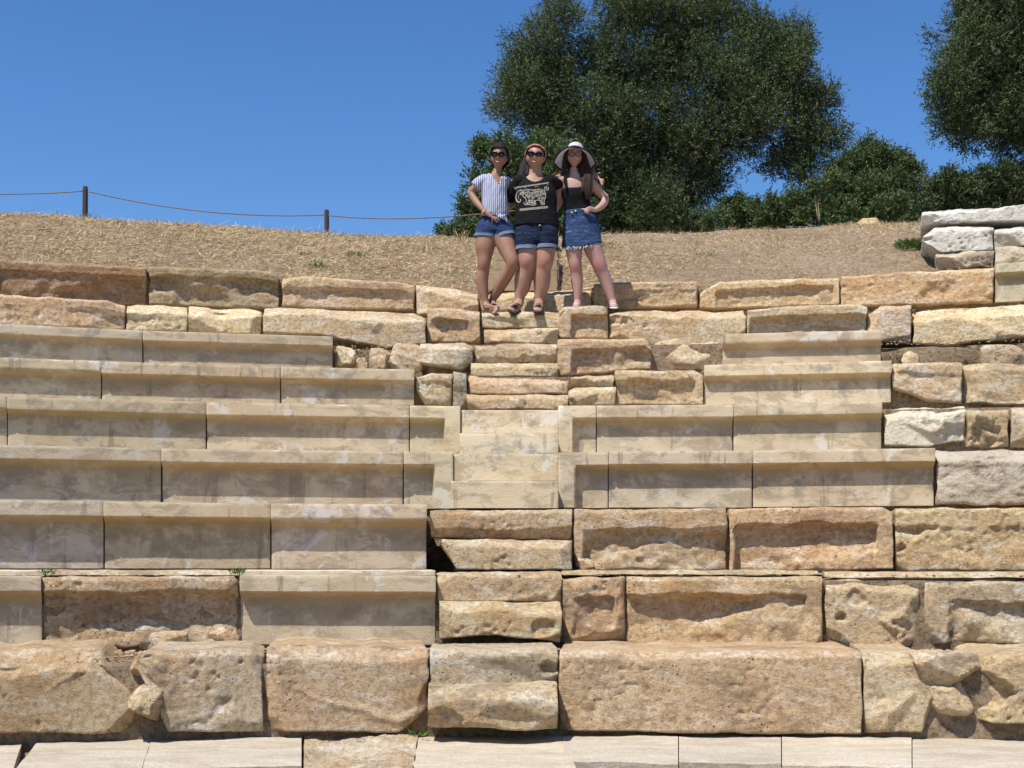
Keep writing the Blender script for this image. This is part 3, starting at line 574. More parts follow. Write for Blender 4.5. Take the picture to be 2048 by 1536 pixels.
slab([(1564, 1469), (1823, 1472)], [(1564, 1521), (1823, 1527)], 'bench slab with white horizontal veins, third right of the cream slab', tint=(1.08, 1.09, 1.1), seed=8)
slab([(1825, 1472), (2110, 1474)], [(1825, 1527), (2110, 1540)], 'pale bench slab in the bottom right corner', tint=LT, seed=9)
# ================================================================ terrain (one sheet, polar about the centre of the theatre)
P9 = [(-400, 500), (0, 516), (295, 531), (560, 546), (830, 563), (960, 582), (1110, 579), (1190, 564), (1395, 561), (1680, 550), (1990, 532), (2048, 527), (2500, 500)]
PC = [(-400, 418), (0, 428), (100, 432), (170, 438), (300, 447), (420, 453), (560, 462), (650, 468), (800, 473), (950, 478), (1200, 471), (1500, 460), (1700, 449), (1760, 446), (1850, 447), (2048, 444), (2500, 440)]
RC = 20.7; R9 = R_(9)
def px_of(X, Y, Z): return 1024 + F * X / (Y * CP + Z * SP)
def py_of(X, Y, Z): return 768 - F * (-Y * SP + Z * CP) / (Y * CP + Z * SP)
def ztab(X, Y, tab, zg):
    x = px_of(X, Y, zg); return zfor(X, Y, interp(tab, np.clip(x, -400, 2500)))
ZK = {0: -.95, 1: -.545, 2: -.14, 3: .265, 4: .675, 5: 1.085, 6: 1.47, 7: 1.86, 8: 2.24}
def slope_z(th, R):
    """ground height above the top course, out over the crest and beyond"""
    th = np.asarray(th, float); R = np.asarray(R, float); thc = np.clip(th, -.5, .5)
    s, c = np.sin(thc), np.cos(thc)
    z9 = ztab(CX + R9 * s, CY + R9 * c, P9, 2.75) - .03
    zc = ztab(CX + RC * s, CY + RC * c, PC, 4.25)
    t = np.clip((R - R9 - .25) / (RC - R9 - .25), 0, 1)
    z = z9 + (zc - z9) * (1.22 * t - .22 * t * t)
    over = np.maximum(R - RC, 0)
    z = z + .02 * over * np.exp(-over / 3) - .0 * over
    X, Y = CX + R * np.sin(th), CY + R * np.cos(th)
    z = z + (.030 * fbm(X * 1.7, Y * 1.7, 0, 4, 77) + .010 * fbm(X * 9, Y * 9, 0, 3, 78)) * np.clip((R - R9 - .2) * 3, 0, 1) * np.where(R < 60, 1, 0)
    z = z + np.where(R > 40, (R - 40) * .0 + 1.2 * fbm(X * .012, Y * .012, 0, 3, 79), 0)
    return z
def ground_z(X, Y):
    dx, dy = X - CX, Y - CY; return slope_z(np.arctan2(dx, dy), np.sqrt(dx * dx + dy * dy))
def build_terrain():
    th = np.concatenate([np.linspace(-math.pi, -.62, 90), np.linspace(-.60, .60, 620), np.linspace(.62, math.pi, 90)])
    rings = []   # (R array, z array)
    S = lambda v: v * np.ones_like(th)
    wgt = 1 - sstep(1.7, 2.1, np.abs(th))        # the seats die out behind the spectator
    rings.append((S(.3), S(-1.75))); rings.append((S(4), S(-1.75))); rings.append((S(8.2), S(-1.75))); rings.append((S(9.62), S(-1.74)))
    rings.append((S(9.66), S(ZK[0]) - .08))
    for k in range(1, 10):
        r = R_(k); zb = ZK[k - 1] if k > 1 else ZK[0]
        zt = ZK[k] if k < 9 else None
        px = px_of(CX + r * np.sin(th), CY + r * np.cos(th), zb + .2)
        off = S(.085 if k < 3 else .13)
        def hole(a, b, d): return d * (np.abs(th) < .6) * sstep(a - 6, a + 4, px) * (1 - sstep(b - 4, b + 6, px))
        if k == 3: off = off + hole(845, 905, .5)
        if k == 7: off = off + hole(660, 850, .35) + hole(1766, 2300, .5)
        if k == 8: off = off + hole(1766, 2300, .3)
        ztop = S(zt) if zt is not None else slope_z(th, S(r + .25))
        for q in np.linspace(0, 1, 14):
            rr = r + off + .022 * fbm(th * r * 5, q * 3, k * 3., 4, 60 + k) * (0.2 < q < .95 or q == q)
            rings.append((rr, zb + (ztop - zb) * q))
        if k < 9:
            for q in (.35, .7): rings.append((r + off + (.62 - off) * q, S(zt) + .012 * fbm(th * r * 4, q, k, 3, 5)))
    for R in list(np.arange(R9 + .3, 22.5, .075)) + [23, 24, 26, 29, 33, 38, 46, 60, 80, 120, 200, 400, 900, 2000]:
        rings.append((S(R), slope_z(th, S(R))))
    RR = np.array([a for a, b in rings]); ZZ = np.array([b for a, b in rings])
    ZZ = -1.75 + (ZZ + 1.75) * wgt[None]
    V = np.stack([CX + RR * np.sin(th)[None], CY + RR * np.cos(th)[None], ZZ], -1)
    m, n = RR.shape; idx = np.arange(m * n).reshape(m, n)
    Fq = np.stack([idx[:-1, :-1].ravel(), idx[:-1, 1:].ravel(), idx[1:, 1:].ravel(), idx[1:, :-1].ravel()], 1)
    o = mesh('ground', V.reshape(-1, 3), Fq, M['ground']); o['kind'] = 'structure'; return o
build_terrain()
# ---------------------------------------------------------------- straw and weeds
def blades(name, base, dirs, L, wd, rnd, mat, side=None, parent=None, loc=None):
    n = len(base); side = np.cross(dirs, RNG.normal(size=(n, 3))) if side is None else side
    side /= np.linalg.norm(side, axis=1)[:, None] + 1e-9; s = side * (wd * .5)[:, None]; tip = base + dirs * L[:, None]; mid = base + dirs * (L * .5)[:, None]
    V = np.stack([base - s * .5, mid - s, tip, mid + s, ], 1).reshape(-1, 3); V[3::4] += 0
    Fq = np.arange(4 * n).reshape(n, 4)
    return mesh(name, V, Fq, mat, smooth=False, attr={'rnd': np.repeat(rnd, 4)}, parent=parent, loc=loc)
def straw():
    n = 150000; th = RNG.uniform(-.36, .36, n); R = R9 + .28 + (RC + .35 - R9 - .28) * RNG.uniform(0, 1, n)
    X, Y = CX + R * np.sin(th), CY + R * np.cos(th); dens = fbm(X * 1.1, Y * 1.1, 0, 4, 31)
    right = sstep(.02, .09, th)
    keep = (RNG.uniform(-.5, .5, n) < dens * 1.2 + .26 - .30 * right); th, R, X, Y, right = [a[keep] for a in (th, R, X, Y, right)]; n = len(X)
    Z = slope_z(th, R); a = RNG.uniform(0, 2 * math.pi, n)
    up = np.where(RNG.random(n) < .13, RNG.uniform(.5, 2.0, n), RNG.uniform(.0, .35, n))
    D = np.stack([np.cos(a), np.sin(a) * .8, np.sin(a) * .35 + up], -1); D /= np.linalg.norm(D, axis=1)[:, None]
    L = RNG.uniform(.025, .12, n) * (1 - .45 * right) * np.where(RNG.random(n) < .05, 2.2, 1.0)
    L = np.where((up > .5) & (R > RC - .4), L * .5, L)
    base = np.stack([X, Y, Z + RNG.uniform(-.005, .02, n)], -1)
    m = 330; tc = RNG.uniform(-.36, .36, m); rc = R9 + .35 + (RC + .1 - R9 - .35) * RNG.random(m); per = 26
    rr = np.repeat(rc, per) + RNG.normal(size=m * per) * .035; tt = np.repeat(tc, per) + RNG.normal(size=m * per) * .0022; q = RNG.uniform(0, 2 * math.pi, m * per)
    b2 = np.stack([CX + rr * np.sin(tt), CY + rr * np.cos(tt), slope_z(tt, rr)], -1); d2 = np.stack([np.cos(q) * .5, np.sin(q) * .5, np.full(m * per, 1.1)], -1) + RNG.normal(size=(m * per, 3)) * .3
    d2 /= np.linalg.norm(d2, axis=1)[:, None]; base = np.concatenate([base, b2]); D = np.concatenate([D, d2]); L = np.concatenate([L, np.repeat(RNG.uniform(.04, .13, m), per) * RNG.uniform(.5, 1, m * per)])
    dens = np.concatenate([dens[keep], np.repeat(RNG.uniform(-2.4, .6, m), per)]); n = len(base)
    o = blades('dry_grass', base, D, L, RNG.uniform(.0022, .005, n), np.clip(RNG.beta(1.2, 1.2, n) + .15 * dens, 0, 1), M['straw'])
    tag(o, 'cut straw and dry grass strewn over the slope above the top course', 'dry grass', kind='stuff')
straw()
def tuft(px, py, R, n, h, spread, label, mat='weed', name='weed', cat='weed', group=None, dyr=0, lw=.008, up=1.0):
    if R is None:
        # walk up the slope until the photo row is met
        rr = np.linspace(R9 + .3, RC, 300); P = on_cyl(px, py, R9 + 1); th = math.atan2(P[0] - CX, P[1] - CY)
        yy = py_of(CX + rr * math.sin(th), CY + rr * math.cos(th), slope_z(np.full(300, th), rr)); i = int(np.argmin(abs(yy - py)))
        R = rr[i]; c = np.array([CX + R * math.sin(th), CY + R * math.cos(th), float(slope_z(th, R))])
    else: c = on_cyl(px, py, R)
    a = RNG.uniform(0, 2 * math.pi, n); r = spread * np.sqrt(RNG.random(n)); b = c + np.stack([r * np.cos(a), r * np.sin(a) * .7, RNG.random(n) * h * .35], -1)
    D = np.stack([np.cos(a) * .7, np.sin(a) * .7, np.full(n, up)], -1) + RNG.normal(size=(n, 3)) * .35; D /= np.linalg.norm(D, axis=1)[:, None]
    o = blades(name, b, D, RNG.uniform(.4, 1, n) * h * .75, np.full(n, lw), RNG.random(n), M[mat], loc=c); return tag(o, label, cat, group)
GW = 'green weeds'
tuft(635, 538, None, 110, .10, .08, 'bright green weed right above the joint of two top course blocks', group=GW)
tuft(710, 515, None, 130, .07, .13, 'low wide green weed patch on the slope left of the women', group=GW)
tuft(606, 512, None, 90, .05, .05, 'small faint green weed on the slope left of the wide weed patch', group=GW)
tuft(897, 552, None, 45, .06, .09, 'small dark green weed just behind the top course, left of the women', group=GW)
tuft(1416, 512, None, 60, .06, .10, 'small green weed on the bare slope right of the women', group=GW)
tuft(1216, 496, None, 60, .10, .10, 'greyish weed beside the denim skirt', group=GW)
tuft(93, 1150, R_(2) + .1, 60, .05, .035, 'tiny weed growing in the joint at the left end of the second course', group=GW, lw=.006)
tuft(476, 1150, R_(2) + .1, 80, .06, .04, 'tiny weed growing between the dark brown block and the grey cut block', group=GW, lw=.006)
tuft(836, 1474, R_(1) - .08, 50, .05, .045, 'tiny weed in the bottom row at the corner of the pinkish pitted slab', group=GW, lw=.006)
tuft(922, 480, None, 40, .20, .06, 'tall dry weed standing beside the hip of the left woman', mat='straw', group='dry weeds', lw=.006)
tuft(270, 449, None, 26, .10, .05, 'reddish dry weed sticking up on the crest between the two posts', mat='straw', group='dry weeds', lw=.005)
tuft(152, 437, None, 30, .13, .07, 'grey-green weed at the foot of the tall post', group='dry weeds', lw=.006)
tuft(80, 434, None, 14, .12, .015, 'single reddish stalk on the crest left of the tall post', mat='straw', group='dry weeds', lw=.006)
tuft(1668, 452, None, 9, .52, .012, 'tall dry flower stalk standing on the crest before the shrubs', mat='straw', group='dry weeds', lw=.005, up=5)
tuft(1830, 499, None, 420, .15, .14, 'yellow-green bushy plant beside the ruined wall', name='small_plant', cat='plant', lw=.014)
rock('rubble_stone', 1735, 450, RC - .15, (.34, .08, .25), 'low pale stone lying on the crest before the shrubs', 31, tint=(1.1, 1, .85))
# ---------------------------------------------------------------- box helper, posts, ropes, wooden steps
def bx(V, Fq, c, s, rot=0.0, tw=0):
    b = len(V)
    for i in (-1, 1):
        for j in (-1, 1):
            for k in (-1, 1):
                x, y, z = i * s[0] / 2, j * s[1] / 2, k * s[2] / 2
                V.append((c[0] + x * math.cos(rot) - y * math.sin(rot), c[1] + x * math.sin(rot) + y * math.cos(rot), c[2] + z))
    for f in ((0, 1, 3, 2), (4, 6, 7, 5), (0, 4, 5, 1), (2, 3, 7, 6), (0, 2, 6, 4), (1, 5, 7, 3)): Fq.append(tuple(b + q for q in f))
def post(px, ytop, wpx, label, Y=19.0):
    t = at_Y(px, ytop, Y); zg = float(ground_z(np.array(t.x), np.array(t.y))) - .15; w = wpx / F * Y
    nz, ns = 26, 12; V = []; ang = np.linspace(0, 2 * math.pi, ns, endpoint=False)
    for i in range(nz + 1):
        z = zg + (t.z - zg) * i / nz
        for a in ang:
            r = w * .5 * (1.04 if abs(math.sin(2 * a)) > .6 else .96) * (1 + .05 * float(noise(a * 2, z * 7, px))) * (1 if i < nz else .86)
            V.append((t.x + r * math.cos(a) + .012 * math.sin(z * 3), t.y + r * math.sin(a), z))
    Fq = [(i * ns + j, i * ns + (j + 1) % ns, (i + 1) * ns + (j + 1) % ns, (i + 1) * ns + j) for i in range(nz) for j in range(ns)]
    Fq.append(tuple(nz * ns + j for j in range(ns)))
    o = mesh('fence_post', V, Fq, M['post'], loc=(t.x, t.y, zg), smooth=False); tag(o, label, 'fence post', 'posts of the rope fence')
    return t
def tube_pts(pts, r, ns=8):
    V, Fq = [], []; n = len(pts)
    for i, p in enumerate(pts):
        T = (Vector(pts[min(i + 1, n - 1)]) - Vector(pts[max(i - 1, 0)])).normalized()
        A = T.cross(Vector((0, .3, 1))).normalized(); B = T.cross(A)
        rr = r[i] if isinstance(r, (list, np.ndarray)) else r
        for j in range(ns):
            a = 2 * math.pi * j / ns; q = Vector(p) + (A * math.cos(a) + B * math.sin(a)) * rr; V.append(tuple(q))
    for i in range(n - 1):
        for j in range(ns): Fq.append((i * ns + j, i * ns + (j + 1) % ns, (i + 1) * ns + (j + 1) % ns, (i + 1) * ns + j))
    Fq.append(tuple(range(ns))[::-1]); Fq.append(tuple((n - 1) * ns + j for j in range(ns)))
    return V, Fq
def rope(p, label, Y=19.0):
    x = np.linspace(p[0][0], p[-1][0], 60); y = np.array([catm(p, t) for t in x])
    pts = [at_Y(a, b, Y - .02) for a, b in zip(x, y)]
    V, Fq = tube_pts(pts, (.0085 + .0012 * np.sin(np.arange(60) * 2.1))); o = mesh('fence_rope', V, Fq, M['rope'], loc=tuple(pts[0])); tag(o, label, 'rope', 'ropes of the fence')
def catm(p, t):
    A = np.array(p, float); c = np.polyfit(A[:, 0], A[:, 1], min(len(A) - 1, 3)); return float(np.polyval(c, t))
post(171.5, 373, 10.5, 'taller dark fence post at the left on the crest')
post(652.5, 420, 10.0, 'shorter dark fence post on the crest midway to the women')
post(1072, 412, 10, 'dark fence post hidden behind the woman in the black tee')
rope([(-150, 392), (0, 388.5), (80, 387), (167, 382)], 'short rope running from the taller post out of the left edge')
rope([(177, 383), (300, 408), (450, 427), (550, 431), (648, 430)], 'long sagging rope between the two fence posts')
rope([(657, 431), (750, 436.5), (850, 436.5), (960, 428), (1070, 417)], 'rope running from the shorter post behind the women')
def wooden_steps():
    root = empty('wooden_steps', (0, 0, 0))
    rows = [(559, 582, 973, 1114, 16.9), (541, 559, 980, 1114, 17.2), (522, 540, 986, 1114, 17.55), (503, 521, 990, 1114, 17.95), (484, 502, 1002, 1114, 18.4), (464, 483, 1016, 1114, 18.9)]
    zs = []
    for i, (y0, y1, xa, xb, R) in enumerate(rows):
        A = on_cyl(xa, y0, R); B = on_cyl(xb, y0, R); C = on_cyl((xa + xb) / 2, y1, R); V, Fq = [], []
        c = (A + B) / 2; hh = A[2] - C[2]; rot = math.atan2(B[1] - A[1], B[0] - A[0]); W = math.hypot(B[0] - A[0], B[1] - A[1])
        bx(V, Fq, (c[0], c[1] + .02, c[2] - hh / 2), (W, .04, hh - .004), rot)
        if i == 0: root.location = (c[0], c[1], c[2] - hh)
        mesh('riser_board', V, Fq, M['plank'], parent=root, loc=(c[0], c[1], c[2] - hh), smooth=False)
        nR = rows[i + 1][4] if i < 5 else R + .4; V, Fq = [], []
        bx(V, Fq, (c[0], c[1] + (nR - R) / 2 + .02, c[2] + .004), (W, nR - R - .0, .006 + .0), rot)
        mesh('tread_board', V, Fq, M['plank'], parent=root, loc=(c[0], c[1], c[2]), smooth=False)
    pts = [on_cyl(1115.5, r[0] + 2, r[4]) for r in rows[:4]]
    V = []; Fq = []
    for i, p in enumerate(pts):
        for dx in (0, .014): V += [(p[0] + dx, p[1], p[2] + .01), (p[0] + dx, p[1], p[2] - .12)]
    for i in range(len(pts) - 1):
        b = i * 4; n = b + 4; Fq += [(b, b + 1, n + 1, n), (b + 2, n + 2, n + 3, b + 3), (b, n, n + 2, b + 2), (b + 1, b + 3, n + 3, n + 1)]
    Fq += [(0, 2, 3, 1), (len(V) - 4, len(V) - 3, len(V) - 1, len(V) - 2)]
    mesh('stringer', V, Fq, M['post'], parent=root, loc=tuple(pts[0]), smooth=False)
    tag(root, 'short flight of weathered plank steps going up the slope behind the women', 'wooden steps')
wooden_steps()
# ---------------------------------------------------------------- trees and shrubs
def foliage(circles, Y, per, sub=.36, leafL=.062, leafW=.016, spL=.20, nl=9, dspread=1.3, seed=1, squash=.8, core=.15):
    r = np.random.default_rng(seed); C = []; Rr = []; G = []
    for (px, py, rp) in circles:
        Yc = Y + r.uniform(-.3, .3) * dspread; c = np.array(at_Y(px, py, Yc)); Rm = rp / F * Y
        m = max(5, int((Rm / sub) ** 2 * 4.2))
        d = r.normal(size=(m, 3)); d /= np.linalg.norm(d, axis=1)[:, None]; rs = sub * r.uniform(.5, 1.2, m) * min(1, Rm / .45); rad = np.maximum(Rm - .8 * rs, .1 * Rm) * (.45 + .55 * np.sqrt(r.random(m)))
        C.append(c + d * rad[:, None] * np.array([1, 1.15, 1])); Rr.append(rs); G.append(d)
        ds = r.normal(size=(4, 3)); ds /= np.linalg.norm(ds, axis=1)[:, None]; big = Rm > .38; C.append(c + ds * Rm * (1.04 if big else .9)); Rr.append(r.uniform(.10, .20, 4) * (1 if big else .5)); G.append(ds)
        C.append(c[None]); Rr.append(np.array([Rm * .62])); G.append(np.zeros((1, 3)))
    C = np.concatenate(C); Rr = np.concatenate(Rr); G = np.concatenate(G)
    n = int(per); i = r.choice(len(C), n, p=(Rr ** 2.0) / (Rr ** 2.0).sum())
    d = r.normal(size=(n, 3)); d /= np.linalg.norm(d, axis=1)[:, None]
    pos = C[i] + d * (Rr[i] * (.25 + .8 * r.random(n) ** .6))[:, None]
    sd = d * .55 + G[i] * .45 + np.array([0, 0, .45]) + r.normal(size=(n, 3)) * .35; sd /= np.linalg.norm(sd, axis=1)[:, None]
    sl = spL * r.uniform(.5, 1.35, n); B, D, L, Wd, rn = [], [], [], [], []
    tone = np.clip(.34 + .3 * r.normal(size=len(C)), 0, 1)[i]
    for j in range(nl):
        B.append(pos + sd * (sl * (j / nl))[:, None]); dd = sd * .8 + r.normal(size=(n, 3)) * .6; D.append(dd / np.linalg.norm(dd, axis=1)[:, None])
        L.append(leafL * r.uniform(.6, 1.25, n)); Wd.append(leafW * r.uniform(.8, 1.3, n)); rn.append(np.clip(tone + .2 * r.normal(size=n), 0, 1))
    return [np.concatenate(a) for a in (B, D, L, Wd, rn)]
def limb(V, Fq, pts, r0, r1):
    n = len(pts); v, f = tube_pts(pts, list(np.linspace(r0, r1, n)), 9); b = len(V)
    for q, p in enumerate(v):
        k = 1 + .12 * float(noise(p[0] * 5, p[1] * 5, p[2] * 4)); c = pts[q // 9]; V.append(tuple(c[i] + (p[i] - c[i]) * k for i in range(3)))
    Fq += [tuple(b + x for x in g) for g in f]
def tree(circles, Y, base_px, per, label, cat='olive tree', name='olive_tree', mat='leaf', limbs=(), seed=1, trunk_r=.3, group=None, part='crown', **kw):
    bp = at_Y(base_px[0], base_px[1], Y); zg = float(ground_z(np.array(bp.x), np.array(bp.y))); root = empty(name, (bp.x, bp.y, zg - .05))
    B, D, L, W, rn = foliage(circles, Y, per, seed=seed, **kw)
    blades(part, B, D, L, W, rn, M[mat], parent=root, loc=B.mean(0))
    V, Fq = [], []
    rr = random.Random(seed); zs = zg - .1; top = at_Y(*base_px, Y)
    fork = Vector((bp.x, bp.y, zs + max(.25, (top.z - zs) * .55)))
    if not limbs: limbs = [(c[0], c[1]) for c in rr.sample(list(circles), min(6, len(circles)))]
    limb(V, Fq, [(bp.x, bp.y, zs), (bp.x + .05, bp.y, (zs + fork.z) / 2), tuple(fork)], trunk_r * 1.25, trunk_r)
    for (lx, ly) in limbs:
        e = at_Y(lx, ly, Y + rr.uniform(-.6, .6)); pts = []
        for i in range(9):
            t = i / 8; p = fork.lerp(e, t); p.z += math.sin(t * math.pi) * .18 * (e - fork).length * .5
            p += Vector((rr.uniform(-1, 1), rr.uniform(-1, 1), rr.uniform(-1, 1))) * .05 * (0 < i < 8); pts.append(tuple(p))
        limb(V, Fq, pts, trunk_r * .5, trunk_r * .07)
    mesh('trunk' if part == 'crown' else 'stems', V, Fq, M['bark'], parent=root, loc=(bp.x, bp.y, zs))
    return tag(root, label, cat, group)
BIG = [(1045, 190, 72), (1030, 140, 50), (1085, 95, 62), (1115, 40, 52), (1110, 160, 80), (1150, 230, 90), (1080, 235, 62), (1010, 220, 38), (1190, 130, 66),
       (1240, 50, 72), (1300, 20, 70), (1260, 130, 95), (1340, 90, 85), (1400, 40, 62), (1450, 60, 62), (1430, 150, 95), (1500, 60, 58), (1520, 130, 85), (1570, 90, 55), (1590, 170, 65),
       (1600, 230, 70), (1640, 205, 40), (1630, 290, 55), (1575, 300, 55), (1500, 230, 95), (1400, 260, 105), (1300, 240, 110), (1220, 260, 90), (1220, 330, 88), (1300, 340, 95), (1390, 340, 82),
       (1495, 285, 48), (1240, 410, 82), (1270, 400, 90), (1310, 420, 78), (1250, 450, 60), (1330, 460, 50), (1220, 380, 60), (1360, 400, 50), (1200, 440, 50), (1412, 365, 34), (1275, 460, 60), (1355, 450, 48), (1560, 335, 34), (1610, 330, 30), (1655, 275, 28), (1600, 365, 18), (1580, 130, 50), (1600, 95, 26),
       (1245, -30, 70), (1340, -20, 80), (1110, -10, 30), (1440, 0, 45)]
tree(BIG, 22, (1300, 470), 52000, 'big dark olive tree rising behind the women', seed=3, trunk_r=.42, limbs=[(1100, 170), (1230, 110), (1350, 100), (1460, 140), (1500, 220), (1150, 250), (1420, 260)])
tree([(1960, 60, 80), (2020, 120, 100), (1930, 130, 62), (1900, 170, 45), (1960, 210, 75), (2040, 220, 85), (1905, 240, 40), (1945, 270, 45), (2020, 285, 40), (2080, 60, 110), (2110, 180, 120), (1990, 10, 60), (1960, -20, 50), (2090, 270, 60), (2180, 130, 120), (1880, 190, 26), (2060, -40, 90)],
     20, (2190, 440), 24000, 'olive tree whose crown hangs in from the right edge', seed=5, trunk_r=.34, limbs=[(1950, 130), (2000, 60), (2010, 230), (2080, 120), (2150, 60)])
GSH = 'shrubs along the crest'
tree([(985, 310, 34), (1010, 340, 52), (960, 360, 36), (950, 410, 34), (1000, 420, 60), (1060, 350, 62), (1070, 430, 60), (940, 440, 24), (970, 460, 34), (1120, 350, 50), (1120, 440, 60), (960, 300, 14), (1085, 300, 40)],
     20.2, (1030, 500), 12000, 'light green leafy shrub directly behind the women, left under the big olive', 'shrub', 'shrub', 'leaf2', seed=7, trunk_r=.08, group=GSH, part='foliage', sub=.2, leafL=.055, leafW=.022, spL=.14)
tree([(905, 468, 18), (925, 470, 18), (890, 472, 12), (945, 468, 16)], 19.6, (920, 500), 900, 'tiny low shrub peeking over the crest left of the women', 'shrub', 'shrub', 'leaf2', seed=8, trunk_r=.04, group=GSH, part='foliage', sub=.14, leafL=.055, leafW=.022, spL=.12)
tree([(1690, 345, 42), (1740, 330, 42), (1790, 350, 46), (1655, 375, 30), (1700, 400, 52), (1760, 400, 55), (1820, 370, 34), (1640, 420, 40), (1600, 415, 34), (1820, 410, 40), (1730, 300, 20), (1680, 440, 40), (1600, 440, 30)],
     21, (1710, 470), 12000, 'broad green shrub mound on the crest right of the big olive', 'shrub', 'shrub', 'leaf2', seed=9, trunk_r=.1, group=GSH, part='foliage', sub=.22, leafL=.06, leafW=.018, spL=.16)
tree([(1460, 430, 30), (1500, 425, 32), (1545, 420, 34), (1430, 445, 24), (1480, 450, 26), (1530, 450, 30), (1400, 455, 20), (1475, 412, 16), (1570, 430, 26)],
     21.5, (1490, 480), 5000, 'low green shrub row on the crest between the big olive and the broad shrub', 'shrub', 'shrub', 'leaf2', seed=10, trunk_r=.06, group=GSH, part='foliage', sub=.18, leafL=.055, leafW=.02, spL=.14)
tree([(1900, 375, 36), (1950, 380, 40), (2000, 375, 40), (2050, 370, 42), (1870, 400, 34), (1930, 410, 40), (2000, 410, 40), (2070, 400, 50), (2100, 350, 45), (1840, 420, 30), (1800, 425, 28), (2015, 350, 22)],
     20, (1960, 470), 10000, 'grey-green shrubs growing behind the ruined wall', 'shrub', 'shrub', 'leaf', seed=11, trunk_r=.08, group=GSH, part='foliage', sub=.2, leafL=.06, leafW=.018, spL=.15)
tree([(1780, 420, 22), (1765, 435, 16), (1800, 410, 16), (1755, 418, 10)], 18.9, (1780, 450), 1100, 'small pale green bush in front of the broad shrub, left of the ruined wall', 'shrub', 'shrub', 'leaf2', seed=12, trunk_r=.04, group=GSH, part='foliage', sub=.14, leafL=.05, leafW=.018, spL=.11)

# ---------------------------------------------------------------- grit and crumbs on the ledges
def grit():
    n = 5200; k = RNG.choice([1, 2, 7, 8], n, p=[.45, .3, .15, .1]); px = RNG.uniform(-20, 2070, n); off = RNG.beta(3, 1.4, n) * .62 + .04
    R = np.array([R_(i) for i in k]) + off; z = np.array([{1: -.515, 2: -.115, 7: 1.875, 8: 2.255}[i] for i in k])
    th = np.arctan2((px - 1024) / F * (R + CY) - CX, R); c = np.stack([CX + R * np.sin(th), CY + R * np.cos(th), z + .006], -1)
    oc = np.array([(1, 0, 0), (-1, 0, 0), (0, 1, 0), (0, -1, 0), (0, 0, .7), (0, 0, -.7)], float); s = RNG.uniform(.004, .017, n) * RNG.uniform(.5, 1, n)
    V = (c[:, None, :] + oc[None] * s[:, None, None] * RNG.uniform(.7, 1.3, (n, 6, 1))).reshape(-1, 3)
    f = np.array([(0, 2, 4), (2, 1, 4), (1, 3, 4), (3, 0, 4), (2, 0, 5), (1, 2, 5), (3, 1, 5), (0, 3, 5)]); Fq = (f[None] + (np.arange(n) * 6)[:, None, None]).reshape(-1, 3)
    o = mesh('grit', V, Fq, M['old'], smooth=False); o.color = (.95, .9, .82, 1); tag(o, 'grit and small stone crumbs lying on the ledges between the courses', 'grit', kind='stuff')
grit()
# ================================================================ people
def skin_mat(name, a, b, blush, knees):
    s = NT(name); p = s.pos(); c = s.mix(s.ramp(s.noise(p, 9, 4, .6), (.35, 0.0), (.65, 1.0)), a, b)
    g = s.new('ShaderNodeNewGeometry')
    for (k, rad) in knees:
        vm = s.new('ShaderNodeVectorMath', operation='DISTANCE'); s.L(g.outputs['Position'], vm.inputs[0]); vm.inputs[1].default_value = tuple(k)
        mr = s.new('ShaderNodeMapRange'); mr.inputs['From Min'].default_value = rad * .25; mr.inputs['From Max'].default_value = rad; mr.inputs['To Min'].default_value = .55; mr.inputs['To Max'].default_value = 0
        s.L(vm.outputs['Value'], mr.inputs['Value']); c = s.mix(mr.outputs[0], c, blush)
    s.b.inputs['Subsurface Weight'].default_value = .08; s.b.inputs['Subsurface Radius'].default_value = (.02, .008, .004)
    s.b.inputs['Specular IOR Level'].default_value = .35
    return s.out(c, s.bump(s.noise(p, 120, 3), .15, .003), .55)
def denim(name, c, d, hi):
    s = NT(name); p = s.pos((1, 1, 2.2)); col = s.mix(s.ramp(s.noise(p, 11, 5, .7), (.35, 0.0), (.65, 1.0)), c, d)
    col = s.mix(s.ramp(s.noise(s.pos((1, 1, 4), rot=(0, .25, 0)), 14, 4, .6, .4), (.56, 0.0), (.70, .8)), col, hi)
    return s.out(col, s.bump(s.noise(s.pos((1, 1, 3)), 14, 6, .6), .7, .02), .9)
def stripes_mat():
    s = NT('striped_cotton'); w = s.new('ShaderNodeTexWave', bands_direction='X'); w.inputs['Scale'].default_value = 17; w.inputs['Distortion'].default_value = 1.1
    w.inputs['Detail'].default_value = 2; w.inputs['Detail Scale'].default_value = .35
    s.L(s.pos(), w.inputs['Vector']); c = s.mix(s.ramp(w.outputs['Fac'], (.60, 0.0), (.86, 1.0)), (.46, .49, .60), (.05, .055, .14))
    return s.out(c, s.bump(s.noise(s.pos((3, 3, .7)), 12, 4), .8, .02), .9)
def hair_mat(name, a, b):
    s = NT(name); c = s.mix(s.ramp(s.noise(s.pos((5, 5, .6)), 22, 4, .6), (.4, 0.0), (.65, 1.0)), a, b); s.b.inputs['Specular IOR Level'].default_value = .2
    return s.out(c, s.bump(s.noise(s.pos((6, 6, .5)), 30, 3), .8, .01), .5)
def weave_mat():
    s = NT('hat_weave'); v = s.new('ShaderNodeTexVoronoi'); v.inputs['Scale'].default_value = 75; s.L(s.pos((1, 1, 1.6)), v.inputs['Vector'])
    c = s.mix(s.ramp(v.outputs['Distance'], (.35, 0.0), (.7, 1.0)), (.86, .86, .90), (.50, .49, .52)); s.out(c, s.bump(v.outputs['Distance'], .6, .01), .9); tr = s.new('ShaderNodeBsdfTranslucent'); s.L(c, tr.inputs[0]); mx = s.new('ShaderNodeMixShader'); mx.inputs[0].default_value = .3
    s.L(s.b.outputs[0], mx.inputs[1]); s.L(tr.outputs[0], mx.inputs[2]); s.L(mx.outputs[0], s.n['Material Output'].inputs[0]); return s.m
